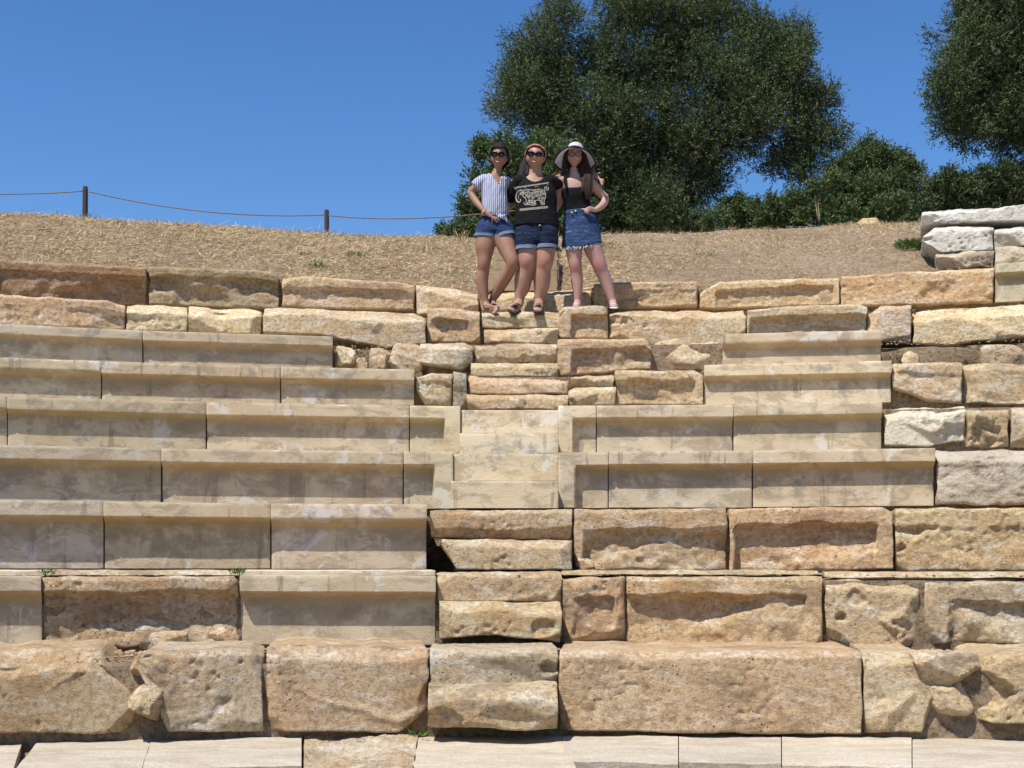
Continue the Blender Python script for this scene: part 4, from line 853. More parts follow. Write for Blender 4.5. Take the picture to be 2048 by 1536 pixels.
def band_mat():
    s = NT('patterned_headband'); n = s.noise(s.pos(), 70, 2); c = s.ramp(n, (.36, (.30, .05, .08)), (.44, (.50, .13, .12)), (.50, (.62, .36, .14)), (.56, (.16, .04, .10)), (.64, (.55, .30, .25))); return s.out(c, None, .9)
PM = dict(black=m_simple('black_cotton', (.012, .012, .014), .9, .1, bump=.6, bscale=25, bd=.02), lens=m_simple('dark_lens', (.02, .012, .014), .12, .5, var=0), frame=m_simple('dark_frame', (.015, .012, .012), .3, .4, var=0),
          gold=m_simple('thin_gold_rim', (.45, .30, .14), .35, .5, metal=.8, var=0), teeth=m_simple('teeth', (.75, .7, .64), .4, .4, var=0), lips=m_simple('lips', (.42, .14, .13), .45, .3, var=.1),
          navy=m_simple('navy_edging', (.015, .016, .045), .85), sandal=m_simple('black_sandal_leather', (.02, .018, .018), .6, .3), tansandal=m_simple('rosy_sandal_leather', (.42, .24, .19), .6, .3),
          white=m_simple('white_fabric', (.72, .74, .78), .9), printc=m_simple('pale_shirt_print', (.46, .44, .37), .8, var=.35, scale=60), eye=m_simple('eye_white', (.6, .58, .55), .3, .4, var=0), iris=m_simple('iris', (.05, .03, .02), .2, .5, var=0),
          fray=m_simple('frayed_threads', (.62, .68, .76), .9), bead=m_simple('bracelet_beads', (.5, .25, .35), .6, var=.5, scale=120), cuff=denim('denim_cuff', (.16, .22, .32), (.11, .16, .25), (.3, .36, .45)),
          stripe=stripes_mat(), weave=weave_mat(), band=band_mat())
FP = F / 12.62
class Person:
    def __init__(s, Y, origin_px, label, skin):
        s.Y = Y; o = at_Y(*origin_px, Y); s.root = empty('person', tuple(o)); tag(s.root, label, 'person', 'women posing arm in arm'); s.skin = skin
        s.k = F / (Y * CP + 2.9 * SP)                      # px per metre on the body
    def P(s, px, py, dy=0.0): return np.array(at_Y(px, py, s.Y + dy))
    def tube(s, VF, pts, sub=5, ns=22, caps=(1, 1), dep=None):
        """pts: (px, py, dy, half width px[, half depth px])"""
        A = np.array([(p[0], p[1], p[2], p[3], p[4] if len(p) > 4 else p[3]) for p in pts], float); n = len(A)
        if n > 2:
            t = np.linspace(0, n - 1, (n - 1) * sub + 1); out = []
            for q in t:
                i = min(int(q), n - 2); f = q - i; p0, p1, p2, p3 = A[max(i - 1, 0)], A[i], A[i + 1], A[min(i + 2, n - 1)]
                out.append(.5 * ((2 * p1) + (-p0 + p2) * f + (2 * p0 - 5 * p1 + 4 * p2 - p3) * f * f + (-p0 + 3 * p1 - 3 * p2 + p3) * f ** 3))
            A = np.array(out)
        C = np.array([s.P(a[0], a[1], a[2]) for a in A]); ra = A[:, 3] / s.k; rb = A[:, 4] / s.k
        T = np.gradient(C, axis=0); T /= np.linalg.norm(T, axis=1)[:, None]
        rows = []
        def ring(c, t, a, b):
            d = np.array([0, 1., 0]) - t * t[1]; 
            if np.linalg.norm(d) < .3: d = np.array([0, 0, 1.]) - t * t[2]
            d /= np.linalg.norm(d); sd = np.cross(t, d); an = np.linspace(0, 2 * math.pi, ns, endpoint=False)
            return c + np.outer(np.cos(an), sd) * a + np.outer(np.sin(an), d) * b
        if caps[0]:
            for q, m in ((.97, .25), (.8, .6), (.45, .89)): rows.append(ring(C[0] - T[0] * min(ra[0], rb[0]) * q * caps[0], T[0], ra[0] * m, rb[0] * m))
        for i in range(len(C)): rows.append(ring(C[i], T[i], ra[i], rb[i]))
        if caps[1]:
            for q, m in ((.45, .89), (.8, .6), (.97, .25)): rows.append(ring(C[-1] + T[-1] * min(ra[-1], rb[-1]) * q * caps[1], T[-1], ra[-1] * m, rb[-1] * m))
        V, Fc = VF; b = len(V)
        for r in rows: V.extend([tuple(x) for x in r])
        m = len(rows)
        for i in range(m - 1):
            for j in range(ns): Fc.append((b + i * ns + j, b + i * ns + (j + 1) % ns, b + (i + 1) * ns + (j + 1) % ns, b + (i + 1) * ns + j))
        Fc.append(tuple(b + j for j in range(ns))[::-1]); Fc.append(tuple(b + (m - 1) * ns + j for j in range(ns)))
    def head(s, VF, cx, cy, hw, hh, roll=0.0, yaw=0.0, pitch=0.0, dy=0.0, full=1.0, nose=1.0):
        n, m = 64, 56; th = np.linspace(0, 2 * math.pi, n, endpoint=False); ph = np.linspace(.02, math.pi - .02, m)
        T, Pp = np.meshgrid(th, ph); x, y, z = np.cos(T) * np.sin(Pp), np.sin(T) * np.sin(Pp), np.cos(Pp)
        X = x * .073; Yd = y * .090; Z = z * .117
        jaw = 1 - .33 * full * sstep(-.02, -.10, Z); X = X * jaw
        fr = (Yd < 0)
        Yd = np.where(fr, Yd * (1 - .16 * sstep(-.03, -.115, Z)), Yd * (1 - .62 * sstep(-.01, -.10, Z)))
        g = lambda cx_, cz_, sx, sz: np.exp(-((X - cx_) / sx) ** 2 - ((Z - cz_) / sz) ** 2) * fr
        Yd = Yd - nose * (.020 * g(0, -.026, .010, .013) + .011 * g(0, -.006, .008, .02)) - .005 * g(0, -.058, .025, .010) - .007 * g(0, -.098, .02, .014) - .005 * g(.038, -.035, .018, .018) - .005 * g(-.038, -.035, .018, .018)
        Yd = Yd + .010 * g(.030, .008, .016, .012) + .010 * g(-.030, .008, .016, .012) - .003 * g(0, .03, .05, .012)
        s.hs = (hw / s.k / .073, hh / s.k / .117); s.hc = s.P(cx, cy, dy)
        def xf(Q):
            Q = np.asarray(Q, float) * np.array([s.hs[0], (s.hs[0] + s.hs[1]) / 2, s.hs[1]])
            cp, sp = math.cos(pitch), math.sin(pitch); Q = np.stack([Q[..., 0], Q[..., 1] * cp - Q[..., 2] * sp, Q[..., 1] * sp + Q[..., 2] * cp], -1)
            cy_, sy_ = math.cos(yaw), math.sin(yaw); Q = np.stack([Q[..., 0] * cy_ - Q[..., 1] * sy_, Q[..., 0] * sy_ + Q[..., 1] * cy_, Q[..., 2]], -1)
            cr, sr = math.cos(roll), math.sin(roll); Q = np.stack([Q[..., 0] * cr + Q[..., 2] * sr, Q[..., 1], -Q[..., 0] * sr + Q[..., 2] * cr], -1)
            return Q + s.hc
        s.xf = xf; s.hn = (x, y, z); s.hl = np.stack([X, Yd, Z], -1)
        V, Fc = VF; b = len(V); Q = xf(s.hl).reshape(-1, 3); V.extend([tuple(q) for q in Q]); N = n * m
        for i in range(m - 1):
            for j in range(n): Fc.append((b + i * n + j, b + i * n + (j + 1) % n, b + (i + 1) * n + (j + 1) % n, b + (i + 1) * n + j))
        Fc.append(tuple(b + j for j in range(n))); Fc.append(tuple(b + (m - 1) * n + j for j in range(n))[::-1])
        for sg in (-1, 1):   # ears
            c = np.array([sg * .074, .008, -.008]); ns = 12; V2 = []
            for i in range(9):
                p = math.pi * (i + .5) / 9
                for j in range(ns):
                    a = 2 * math.pi * j / ns; V2.append(c + np.array([.008 * math.sin(p) * math.cos(a) + sg * .004 * math.cos(p), .016 * math.sin(p) * math.sin(a), .029 * math.cos(p)]))
            b = len(V); V.extend([tuple(q) for q in xf(np.array(V2))])
            for i in range(8):
                for j in range(ns): Fc.append((b + i * ns + j, b + i * ns + (j + 1) % ns, b + (i + 1) * ns + (j + 1) % ns, b + (i + 1) * ns + j))
            Fc.append(tuple(b + j for j in range(ns))); Fc.append(tuple(b + 8 * ns + j for j in range(ns))[::-1])
    def hand(s, VF, wrist, palm_end, tips, thumb, r=4.6):
        w = wrist; p = palm_end; s.tube(VF, [(w[0], w[1], w[2], r * .95, r * .75), ((w[0] + p[0]) / 2, (w[1] + p[1]) / 2, (w[2] + p[2]) / 2, r * 1.15, r * .6), (p[0], p[1], p[2], r * 1.1, r * .5)], ns=14)
        d = np.array([p[0] - w[0], p[1] - w[1]], float); L = np.linalg.norm(d); d /= L; nrm = np.array([-d[1], d[0]])
        for q, t in enumerate(tips):
            o = (q - (len(tips) - 1) / 2) * r * .56; b0 = (p[0] - d[0] * 1 + nrm[0] * o, p[1] - d[1] * 1 + nrm[1] * o, p[2])
            mid = ((b0[0] + t[0]) / 2 + d[0] * .9, (b0[1] + t[1]) / 2 + d[1] * .9, (b0[2] + t[2]) / 2 - .006)
            s.tube(VF, [(b0[0], b0[1], b0[2], 1.75), (mid[0], mid[1], mid[2], 1.6), (t[0], t[1], t[2], 1.25)], ns=10, sub=4)
        s.tube(VF, [((w[0] * 2 + p[0]) / 3, (w[1] * 2 + p[1]) / 3, w[2], 2.0), ((w[0] + thumb[0]) / 2, (w[1] + thumb[1]) / 2, (w[2] + thumb[2]) / 2, 2.0), (thumb[0], thumb[1], thumb[2], 1.5)], ns=10, sub=4)
    def solid(s, name, VF, mat, voxel=.0055, smooth=4, cut=None, parent=None, wrinkle=0, wsc=(9, 9, 5)):
        me = bpy.data.meshes.new('tmp'); me.from_pydata(VF[0], [], VF[1]); me.update(); o = bpy.data.objects.new('tmp', me); sc.collection.objects.link(o)
        md = o.modifiers.new('r', 'REMESH'); md.mode = 'VOXEL'; md.voxel_size = voxel; md.use_smooth_shade = True
        if smooth: sm = o.modifiers.new('s', 'SMOOTH'); sm.iterations = smooth; sm.factor = .5
        dg = bpy.context.evaluated_depsgraph_get(); ev = o.evaluated_get(dg); m2 = bpy.data.meshes.new_from_object(ev)
        n = len(m2.vertices); V = np.empty(n * 3, np.float32); m2.vertices.foreach_get('co', V); V = V.reshape(-1, 3).astype(float)
        Nn = np.empty(n * 3, np.float32); m2.vertices.foreach_get('normal', Nn); Nn = Nn.reshape(-1, 3).astype(float)
        Fq = [tuple(p.vertices) for p in m2.polygons]
        bpy.data.objects.remove(o); bpy.data.meshes.remove(me); bpy.data.meshes.remove(m2)
        if wrinkle: V = V + Nn * (wrinkle * fbm(V[:, 0] * wsc[0], V[:, 1] * wsc[1], V[:, 2] * wsc[2], 4, int(wrinkle * 1e4)))[:, None]
        if cut is not None:
            bad = cut(px_of(V[:, 0], V[:, 1], V[:, 2]), py_of(V[:, 0], V[:, 1], V[:, 2]), V[:, 1] - s.Y, Nn)
            Fq = [f for f in Fq if not any(bad[i] for i in f)]
            use = np.zeros(len(V), bool)
            for f in Fq: use[list(f)] = True
            mp = np.cumsum(use) - 1; V = V[use]; Fq = [tuple(int(mp[i]) for i in f) for f in Fq]
        par = parent or s.root
        return mesh(name, V, Fq, mat, parent=par, loc=V.mean(0))
    def part(s, name, V, Fq, mat, smooth=True, parent=None):
        V = np.array(V, float); return mesh(name, V, Fq, mat, parent=parent or s.root, loc=V.mean(0), smooth=smooth)
    def strand(s, name, lst, mat):
        VF = ([], [])
        for p in lst: s.tube(VF, p, ns=12)
        return s.solid(name, VF, mat, .0055, 1, wrinkle=.006, wsc=(45, 45, 5))
    def hair_cap(s, name, mat, line, off=.008, back=.0):
        x, y, z = s.hn; L = s.hl; n_ = np.stack([x, y * 1.0, z], -1); Q = L + n_ * (off + .004 * np.clip(z, 0, 1) + back * np.clip(y, 0, 1))[..., None] + .0015 * fbm(x * 14, y * 3, z * 3, 3, 4)[..., None] * n_
        keep = line(L[..., 0], L[..., 1], L[..., 2]); m, n = x.shape; Fq = []
        for i in range(m - 1):
            for j in range(n):
                if keep[i, j] and keep[i, (j + 1) % n] and keep[i + 1, j] and keep[i + 1, (j + 1) % n]: Fq.append((i * n + j, i * n + (j + 1) % n, (i + 1) * n + (j + 1) % n, (i + 1) * n + j))
        V = s.xf(Q).reshape(-1, 3); use = sorted({a for f in Fq for a in f}); mp = {a: i for i, a in enumerate(use)}
        o = s.part(name, V[use], [tuple(mp[a] for a in f) for f in Fq], mat); md = o.modifiers.new('thickness', 'SOLIDIFY'); md.thickness = .006; md.offset = -1; return o
    def plate(s, pts, y, th=.004):
        """closed outline in head coordinates (x, z) at depth y"""
        n = len(pts); V = [(a, y, b) for a, b in pts] + [(a, y + th, b) for a, b in pts]
        Fq = [tuple(range(n)), tuple(range(2 * n - 1, n - 1, -1))] + [(i, n + i, n + (i + 1) % n, (i + 1) % n) for i in range(n)]
        return V, Fq
    def glasses(s, name, lens_mat, frame_mat, rx=.027, rz=.021, z0=.004, yd=-.102, cat=.35, clear=False):
        root = None; allV, allF = [], []
        def rimpts(sg, k=1.0):
            o = []
            for i in range(22):
                a = 2 * math.pi * i / 22; c, si = math.cos(a), math.sin(a); x = sg * (.031 + (rx * k) * np.sign(c) * abs(c) ** .8); z = z0 + (rz * k) * np.sign(si) * abs(si) ** .85
                if si > 0: z += cat * .012 * max(0, c)
                o.append((x, z))
            return o
        def bend(V): return [(x, y + 4.2 * x * x, z) for x, y, z in V]
        for sg in (-1, 1):
            A = rimpts(sg); B = rimpts(sg, .9); b = len(allV)
            for (a, c) in A: allV.append((a, yd - .002, c))
            for (a, c) in B: allV.append((a, yd - .003, c))
            for (a, c) in A: allV.append((a, yd + .004, c))
            n = 22
            for i in range(n): j = (i + 1) % n; allF += [(b + i, b + j, b + n + j, b + n + i), (b + i, b + 2 * n + i, b + 2 * n + j, b + j)]
        for (xa, za, xb, zb) in ((-.008, z0 + .006, .008, z0 + .006),):
            b = len(allV); allV += [(xa, yd, za - .003), (xb, yd, zb - .003), (xb, yd, zb + .003), (xa, yd, za + .003)]; allF.append((b, b + 1, b + 2, b + 3))
        for sg in (-1, 1):
            b = len(allV); xo = sg * .058; allV += [(xo, yd - .001, z0 + .004), (xo, yd - .001, z0 + .012), (sg * .078, .02, z0 + .012), (sg * .078, .02, z0 + .006)]; allF.append((b, b + 1, b + 2, b + 3))
        allV2 = [(x, (y + 4.2 * x * x) if abs(x) < .06 else y, z) for x, y, z in allV]
        fr = s.part(name, s.xf(np.array(allV2)), allF, frame_mat, smooth=False)
        fr.modifiers.new('t', 'SOLIDIFY').thickness = .0025
        if lens_mat:
            for sg in (-1, 1):
                V, Fq = s.plate(rimpts(sg, .9), yd + .001, .002); s.part('lens', s.xf(np.array(bend(V))), Fq, lens_mat, parent=fr)
        return fr
    def mouth(s, w=.024, z=-.062, y=-.092, open_=.006):
        def arc(k, up, dn):
            P = []
            for i in range(13): t = -1 + 2 * i / 12; P.append((t * w * k, z + .010 * t * t + up * (1 - t * t)))
            for i in range(13): t = 1 - 2 * i / 12; P.append((t * w * k, z + .010 * t * t - dn * (1 - t * t)))
            return P
        for nm, A, yy, mt in (('lips', arc(1, .0065, .011), y, PM['lips']), ('teeth', arc(.72, .0005, .0045), y - .0022, PM['teeth'])):
            V, Fq = s.plate(A, yy, .006); V = [(a, b + 6.5 * a * a, c) for a, b, c in V]; s.part(nm, s.xf(np.array(V)), Fq, mt)
    def brows(s, mat, z=.034, y=-.098):
        for sg in (-1, 1):
            P = [(sg * (.014 + .032 * t), z + .004 * math.sin(t * 2.6)) for t in np.linspace(0, 1, 7)] + [(sg * (.046 - .032 * t), z - .004 + .004 * math.sin((1 - t) * 2.6)) for t in np.linspace(0, 1, 7)]
            V, Fq = s.plate(P, y, .005); V = [(a, b + 5.5 * a * a, c) for a, b, c in V]; s.part('eyebrow', s.xf(np.array(V)), Fq, mat)
def tri_in(px, py, poly):
    P = np.array(poly, float); ins = np.zeros(px.shape, bool); n = len(P); j = n - 1
    for i in range(n):
        c = ((P[i, 1] > py) != (P[j, 1] > py)) & (px < (P[j, 0] - P[i, 0]) * (py - P[i, 1]) / (P[j, 1] - P[i, 1] + 1e-9) + P[i, 0]); ins ^= c; j = i
    return ins
def sandal(pr, lst, mat, sole):
    VF = ([], [])
    for p in lst: pr.tube(VF, p, ns=10)
    o = pr.part('sandal', VF[0], VF[1], mat); V2 = ([], []); pr.tube(V2, sole, ns=14); pr.part('sole', V2[0], V2[1], mat, parent=o)

# ---------------------------------------------------------------- left woman: striped blouse, denim shorts
YA = 12.45
def woman_left():
    kn = [at_Y(969, 529, YA - .07), at_Y(1026, 530, YA - .13)]
    sk = skin_mat('tanned_skin', (.30, .165, .108), (.25, .13, .083), (.33, .13, .09), [(k, .055) for k in kn])
    p = Person(YA, (984, 619), 'woman in striped blouse and denim shorts, one hand on her hip, at the left', sk); B = ([], [])
    t = p.tube
    t(B, [(990, 352, 0, 11, 9), (989, 361, 0, 21, 11), (989, 375, 0, 22, 14), (989, 395, 0, 20, 13), (989, 415, 0, 18, 12), (989, 432, 0, 21, 13), (989, 450, 0, 26, 15), (989, 465, 0, 27, 15)], caps=(1, .3))
    t(B, [(998, 326, .02, 8.6, 9), (995, 341, .01, 8.6, 9), (991, 354, 0, 11.5, 9.5)])
    t(B, [(969, 360, 0, 8.5, 8.5), (955, 370, .01, 8, 8), (943, 382, .02, 7, 7), (941, 386, .02, 6.8, 6.8), (950, 400, -.01, 7, 7), (961, 414, -.06, 5.6, 5.8), (969, 423, -.085, 4.4, 4.6)])
    p.hand(B, (969, 423, -.085), (981, 430, -.105), [(985, 446, -.10), (994, 445, -.115), (1000, 440, -.115), (1001, 435, -.11)], (982, 424, -.11), 4.8)
    t(B, [(1008, 360, 0, 9, 9), (1024, 364, .12, 8, 8), (1045, 366, .2, 7, 7), (1075, 362, .21, 6.5, 6.5), (1100, 357, .17, 5, 5)])
    p.hand(B, (1100, 357, .17), (1112, 353, .12), [(1121, 357, .06), (1122, 353, .06), (1121, 349, .07), (1118, 346, .08)], (1110, 346, .1))
    t(B, [(975, 458, 0, 22, 17), (972, 475, -.01, 21, 19), (970, 495, -.02, 19.5, 18), (969, 512, -.02, 15.5, 15.5), (968, 528, -.02, 12.8, 14), (967, 542, .0, 12, 13), (964, 560, .01, 12.8, 13), (966, 580, .01, 10.5, 11), (969, 596, .01, 8, 9), (971, 607, .01, 8, 8)])
    t(B, [(971, 604, .015, 7.5, 8), (973, 612, -.02, 7.5, 7), (981, 616, -.09, 7.5, 5), (990, 619, -.16, 6.5, 3.5)])
    t(B, [(1003, 458, 0, 21, 17), (1007, 475, -.02, 21, 18), (1014, 495, -.05, 18.5, 17), (1020, 512, -.08, 15, 15), (1024, 526, -.09, 13.2, 14), (1019, 541, -.06, 12.3, 13), (1007, 561, -.01, 12.3, 12.5), (996, 580, .04, 10.5, 11), (987, 596, .08, 8, 9), (983, 606, .09, 7.5, 8)])
    t(B, [(983, 603, .09, 7, 8), (986, 609, .05, 7, 6.5), (990, 613, .0, 7, 5), (993, 616, -.05, 6, 3.5)])
    p.head(B, 998.5, 315, 16, 26, roll=.08, yaw=-.12, pitch=.05, dy=-.01)
    p.solid('body', B, sk, .0055, 3)
    C = ([], [])
    t(C, [(989, 352, 0, 20, 11), (989, 358, 0, 26.5, 14), (989, 372, 0, 27, 17), (989, 390, -.005, 26, 18), (990, 410, -.01, 27, 19), (990, 425, -.01, 28, 19), (989, 434, -.01, 27, 18)], caps=(.6, .3))
    t(C, [(972, 360, 0, 13, 12), (960, 366, .01, 13.5, 12), (951, 373, .01, 12.5, 11)], caps=(1, .25)); t(C, [(1006, 360, 0, 12, 12), (1017, 366, .04, 11, 11), (1022, 372, .06, 10, 10)], caps=(1, .25))
    def cut(px, py, dy, N):
        neck = tri_in(px, py, [(975, 335), (982, 349), (988, 356), (998, 368), (1001, 356), (1006, 349), (1012, 335)]) & (dy < .05)
        back = ((px - 992) ** 2 / 11 ** 2 + (py - 346) ** 2 / 8 ** 2 < 1)
        hem = (py > 433 + 2 * np.sin(px * .5)) | ((py > 429) & (N[:, 2] < -.7))
        slv = ((px - 949) * -.8 + (py - 377) * .6 > 1.5) & (px < 962) & (py < 392) & (N[:, 0] * -.75 - N[:, 2] * .6 > .72)
        return neck | back | hem | slv
    bl = p.solid('blouse', C, PM['stripe'], .0055, 3, cut, wrinkle=.012, wsc=(16, 16, 4))
    K = ([], []); t(K, [(1000, 430, -.10, 3, 3), (1004, 434, -.115, 4.5, 4), (1009, 431, -.11, 3, 3)]); t(K, [(1008, 432, -.11, 2.5, 2), (1013, 440, -.11, 2.6, 1.5), (1015, 446, -.1, 1.5, 1)]); t(K, [(999, 431, -.11, 3, 2.5), (996, 434, -.115, 2.5, 2)])
    p.solid('knot', K, PM['stripe'], .004, 2)
    D = ([], []); dn = denim('blue_denim', (.026, .046, .115), (.015, .028, .075), (.08, .12, .22))
    t(D, [(989, 434, 0, 25, 16), (989, 446, 0, 30, 18.5), (988, 458, 0, 33, 20), (988, 464, 0, 33, 20)], caps=(.2, .2)); t(D, [(974, 455, -.005, 22, 20), (972, 466, -.01, 23, 21), (971, 475, -.01, 22.5, 21)], caps=(1, .1)); t(D, [(1004, 455, -.01, 21, 19), (1008, 466, -.02, 21.5, 19.5), (1011, 475, -.03, 20.5, 19)], caps=(1, .1))
    p.solid('shorts', D, dn, .0055, 2, lambda px, py, dy, N: (py > 471) & (N[:, 2] < -.8), wrinkle=.008)
    for pts in ([(971.5, 470, -.01, 23.2, 21.6), (971, 475.5, -.01, 23, 21.4)], [(1009.5, 470, -.025, 21.8, 20), (1011.3, 475.5, -.03, 21.2, 19.6)]):
        Q = ([], []); t(Q, pts, caps=(0, 0)); p.part('cuff', Q[0], Q[1][:-2], PM['cuff'])
    dark = hair_mat('dark_brown_hair', (.006, .004, .004), (.016, .010, .008))
    p.hair_cap('hair', dark, lambda x, y, z: ((z > .062 - .0 * y) | ((y > -.035) & (z > -.02)) | ((y > .005) & (z > -.085))) & ~((y < -.03) & (z < .060 - 3.5 * x * x)) & ~((abs(x) > .058) & (z < .012) & (abs(y - .008) < .022)), off=.012, back=.02)
    p.glasses('sunglasses', PM['lens'], PM['frame'], .031, .024, .004, cat=.5); p.mouth(); p.brows(dark)
    V, Fq = [], []
    Q = ([], []); t(Q, [(971, 418, -.07, 2, 2), (966, 424, -.115, 1.5, 1.5), (965, 428, -.08, 1.5, 1.5), (971, 428.5, -.04, 1.5, 1.5), (974, 421, -.06, 1.5, 1.5), (971, 418, -.07, 1.5, 1.5)], ns=8); p.part('bracelet', Q[0], Q[1], m_simple('pink_bracelet', (.6, .42, .42), .6))
    sandal(p, [[(966, 611, -.05, 1.2), (975, 610, -.13, 1.4), (985, 613, -.12, 1.2)], [(970, 615, -.1, 1.2), (980, 613, -.17, 1.4), (989, 616, -.14, 1.2)]], PM['tansandal'], [(970, 616.5, .02, 6, 2), (980, 619, -.08, 8, 2), (992, 622, -.19, 7, 2)])
    sandal(p, [[(981, 609, .03, 1.2), (988, 608, -.03, 1.4), (994, 611, -.02, 1.2)]], PM['sandal'], [(984, 613, .09, 6, 2), (989, 616, .02, 7, 2), (995, 619, -.08, 6, 2)])
    Q = ([], []); t(Q, [(982, 349, -.045, .9), (990, 362, -.07, .9), (1000, 366, -.075, .9), (1003, 350, -.04, .9)], ns=6); p.part('necklace', Q[0], Q[1], PM['gold'])
woman_left()
# ---------------------------------------------------------------- middle woman: black printed tee, dark denim shorts
YB = 12.42
def woman_middle():
    kn = [at_Y(1054, 525, YB - .1), at_Y(1087, 522, YB - .1)]
    sk = skin_mat('sunned_skin', (.36, .205, .145), (.31, .165, .112), (.37, .15, .105), [(k, .07) for k in kn])
    p = Person(YB, (1058, 620), 'woman in black printed tee, headband and knee-length denim shorts, in the middle', sk); B = ([], []); t = p.tube
    t(B, [(1070, 352, 0, 14, 11), (1070, 362, 0, 30, 14), (1071, 378, 0, 36, 20), (1072, 400, 0, 37, 22), (1073, 425, 0, 38, 22), (1073, 450, 0, 39, 22), (1073, 472, 0, 38, 22)], caps=(1, .25))
    t(B, [(1071, 324, .01, 12.5, 12), (1071, 341, .01, 13, 12), (1071, 355, 0, 17, 12)])
    t(B, [(1038, 367, 0, 10, 10), (1031, 380, .05, 9.5, 9.5), (1024, 398, .12, 8.5, 8.5), (1020, 412, .17, 7.5, 7.5), (1006, 408, .2, 6.5, 6.5), (992, 402, .19, 5, 5)])
    p.hand(B, (992, 402, .19), (980, 398, .17), [(968, 400, .13), (968, 396, .13), (969, 392, .13), (971, 389, .14)], (980, 391, .15))
    t(B, [(1100, 364, .02, 10, 10), (1127, 368, .19, 8, 9), (1155, 372, .23, 8.5, 8.5), (1175, 362, .23, 7, 7), (1186, 348, .16, 5.2, 5.2)])
    p.hand(B, (1186, 347, .16), (1193, 352, .10), [(1204, 372, .05), (1207, 369, .05), (1209, 364, .06), (1208, 359, .07)], (1200, 346, .08), 4.8)
    t(B, [(1055, 478, 0, 22.5, 22), (1054, 495, -.01, 22, 22), (1054, 510, -.02, 20.5, 20), (1054, 524, -.03, 18, 18.5), (1052, 538, -.01, 16.5, 17), (1047, 556, .01, 18, 18), (1044, 576, .02, 15.5, 16), (1039, 594, .02, 10.5, 11), (1038, 606, .02, 9.5, 10)])
    t(B, [(1038, 603, .02, 9, 9.5), (1035, 611, -.04, 9.5, 8), (1028, 617, -.12, 9.5, 6), (1021, 621, -.19, 7.5, 4)])
    t(B, [(1093, 478, 0, 22, 22), (1092, 495, -.01, 21, 22), (1090, 510, -.02, 19.5, 20), (1089, 524, -.03, 17.5, 18.5), (1086, 538, -.01, 16.5, 17), (1084, 556, .01, 17.5, 18), (1083, 576, .02, 15, 16), (1079, 594, .02, 10.5, 11), (1078, 606, .02, 9.5, 10)])
    t(B, [(1078, 603, .02, 9, 9.5), (1077, 611, -.05, 9.5, 8), (1076, 617, -.13, 9.5, 6), (1075, 621, -.2, 8, 4)])
    p.head(B, 1070.5, 315.5, 18, 26, roll=.10, yaw=-.05, pitch=.03, dy=-.01, full=.62)
    p.solid('body', B, sk, .0055, 3)
    C = ([], [])
    t(C, [(1070, 352, 0, 26, 13), (1070, 359, 0, 37, 16), (1071, 374, -.005, 39, 22), (1071.5, 392, -.01, 42, 25.5), (1072, 415, -.01, 42, 25), (1073, 435, -.01, 44, 25.5), (1073.5, 449, -.01, 45.5, 26), (1073.5, 453, -.01, 45.5, 26)], caps=(.6, .1))
    t(C, [(1040, 362, 0, 14, 14), (1031, 376, .04, 14, 13.5), (1026, 392, .09, 12.5, 12.5), (1025, 401, .12, 12, 12)], caps=(1, .1)); t(C, [(1098, 362, 0, 14, 15), (1107, 366, .06, 12.5, 14), (1116, 369, .13, 12, 12.5)], caps=(1, .1))
    def cut(px, py, dy, N):
        return (((px - 1070) ** 2 / 19.5 ** 2 + (py - 344) ** 2 / 18.5 ** 2 < 1) & (dy < .03)) | (((px - 1070) / 17) ** 2 + ((py - 346) / 9) ** 2 < 1) | ((py > 449) & (N[:, 2] < -.75))
    tee = p.solid('tee', C, PM['black'], .0055, 3, cut, wrinkle=.010, wsc=(9, 9, 7))
    # print: a patterned elephant in profile between two ornamental bands
    bvh = BVHTree.FromPolygons([tuple(Vector(v.co) + parent_world(tee)) for v in tee.data.vertices], [tuple(f.vertices) for f in tee.data.polygons])
    V, Fq = [], []
    def proj(px, py):
        a, b, c = ray(px, py); d = Vector((a, b, c)).normalized(); h = bvh.ray_cast(Vector((0, 0, 0)), d)
        return (h[0] - d * .0035) if h[0] else None
    def ribbon(pts, w):
        pr = [proj(x, y) for x, y in pts]
        if any(q is None for q in pr): return
        b = len(V); n = len(pr)
        for i, q in enumerate(pr):
            T = (pr[min(i + 1, n - 1)] - pr[max(i - 1, 0)]); S = T.cross(Vector((0, 1, 0))).normalized() * w * .5 / p.k
            V.extend([tuple(q + S), tuple(q - S)])
        for i in range(n - 1): Fq.append((b + 2 * i, b + 2 * i + 1, b + 2 * i + 3, b + 2 * i + 2))
    def ring(cx, cy, r, w, r2=None): ribbon([(cx + r * math.cos(a), cy + (r2 or r) * math.sin(a)) for a in np.linspace(0, 2 * math.pi, 15)], w)
    def disc(cx, cy, r, r2=None): ring(cx, cy, r * .5, r, (r2 or r) * .5)
    for i in range(23): x = 1029 + 3.05 * i; y = 375.5 - .42 * (x - 1029) * .35; disc(x, y, 1.3, 1.6)
    for i in range(17): x = 1041 + 3.3 * i; y = 419.5 - .10 * (x - 1041); ring(x, y, 1.35, 1.1, 1.9)
    ribbon([(1029, 378), (1050, 375.5), (1075, 372.5), (1097, 369)], .9)
    out_ = [(1046, 381), (1055, 379), (1066, 380), (1078, 378), (1087, 380), (1091, 386), (1091, 394), (1088, 402), (1089, 409), (1083, 409.5), (1080, 402), (1076, 400), (1070, 401), (1072, 409), (1066, 410.5), (1060, 409), (1050, 409.5), (1047, 406), (1053, 402), (1051, 396), (1046, 393)]
    ribbon(out_ + [out_[0]], 1.5)
    ribbon([(1044, 379.5), (1037, 382), (1033, 388), (1032, 396), (1034, 402), (1038, 404.5), (1041, 402), (1041, 398)], 2.4); ribbon([(1046, 381), (1041, 385), (1037, 391), (1037, 398)], 1.0)
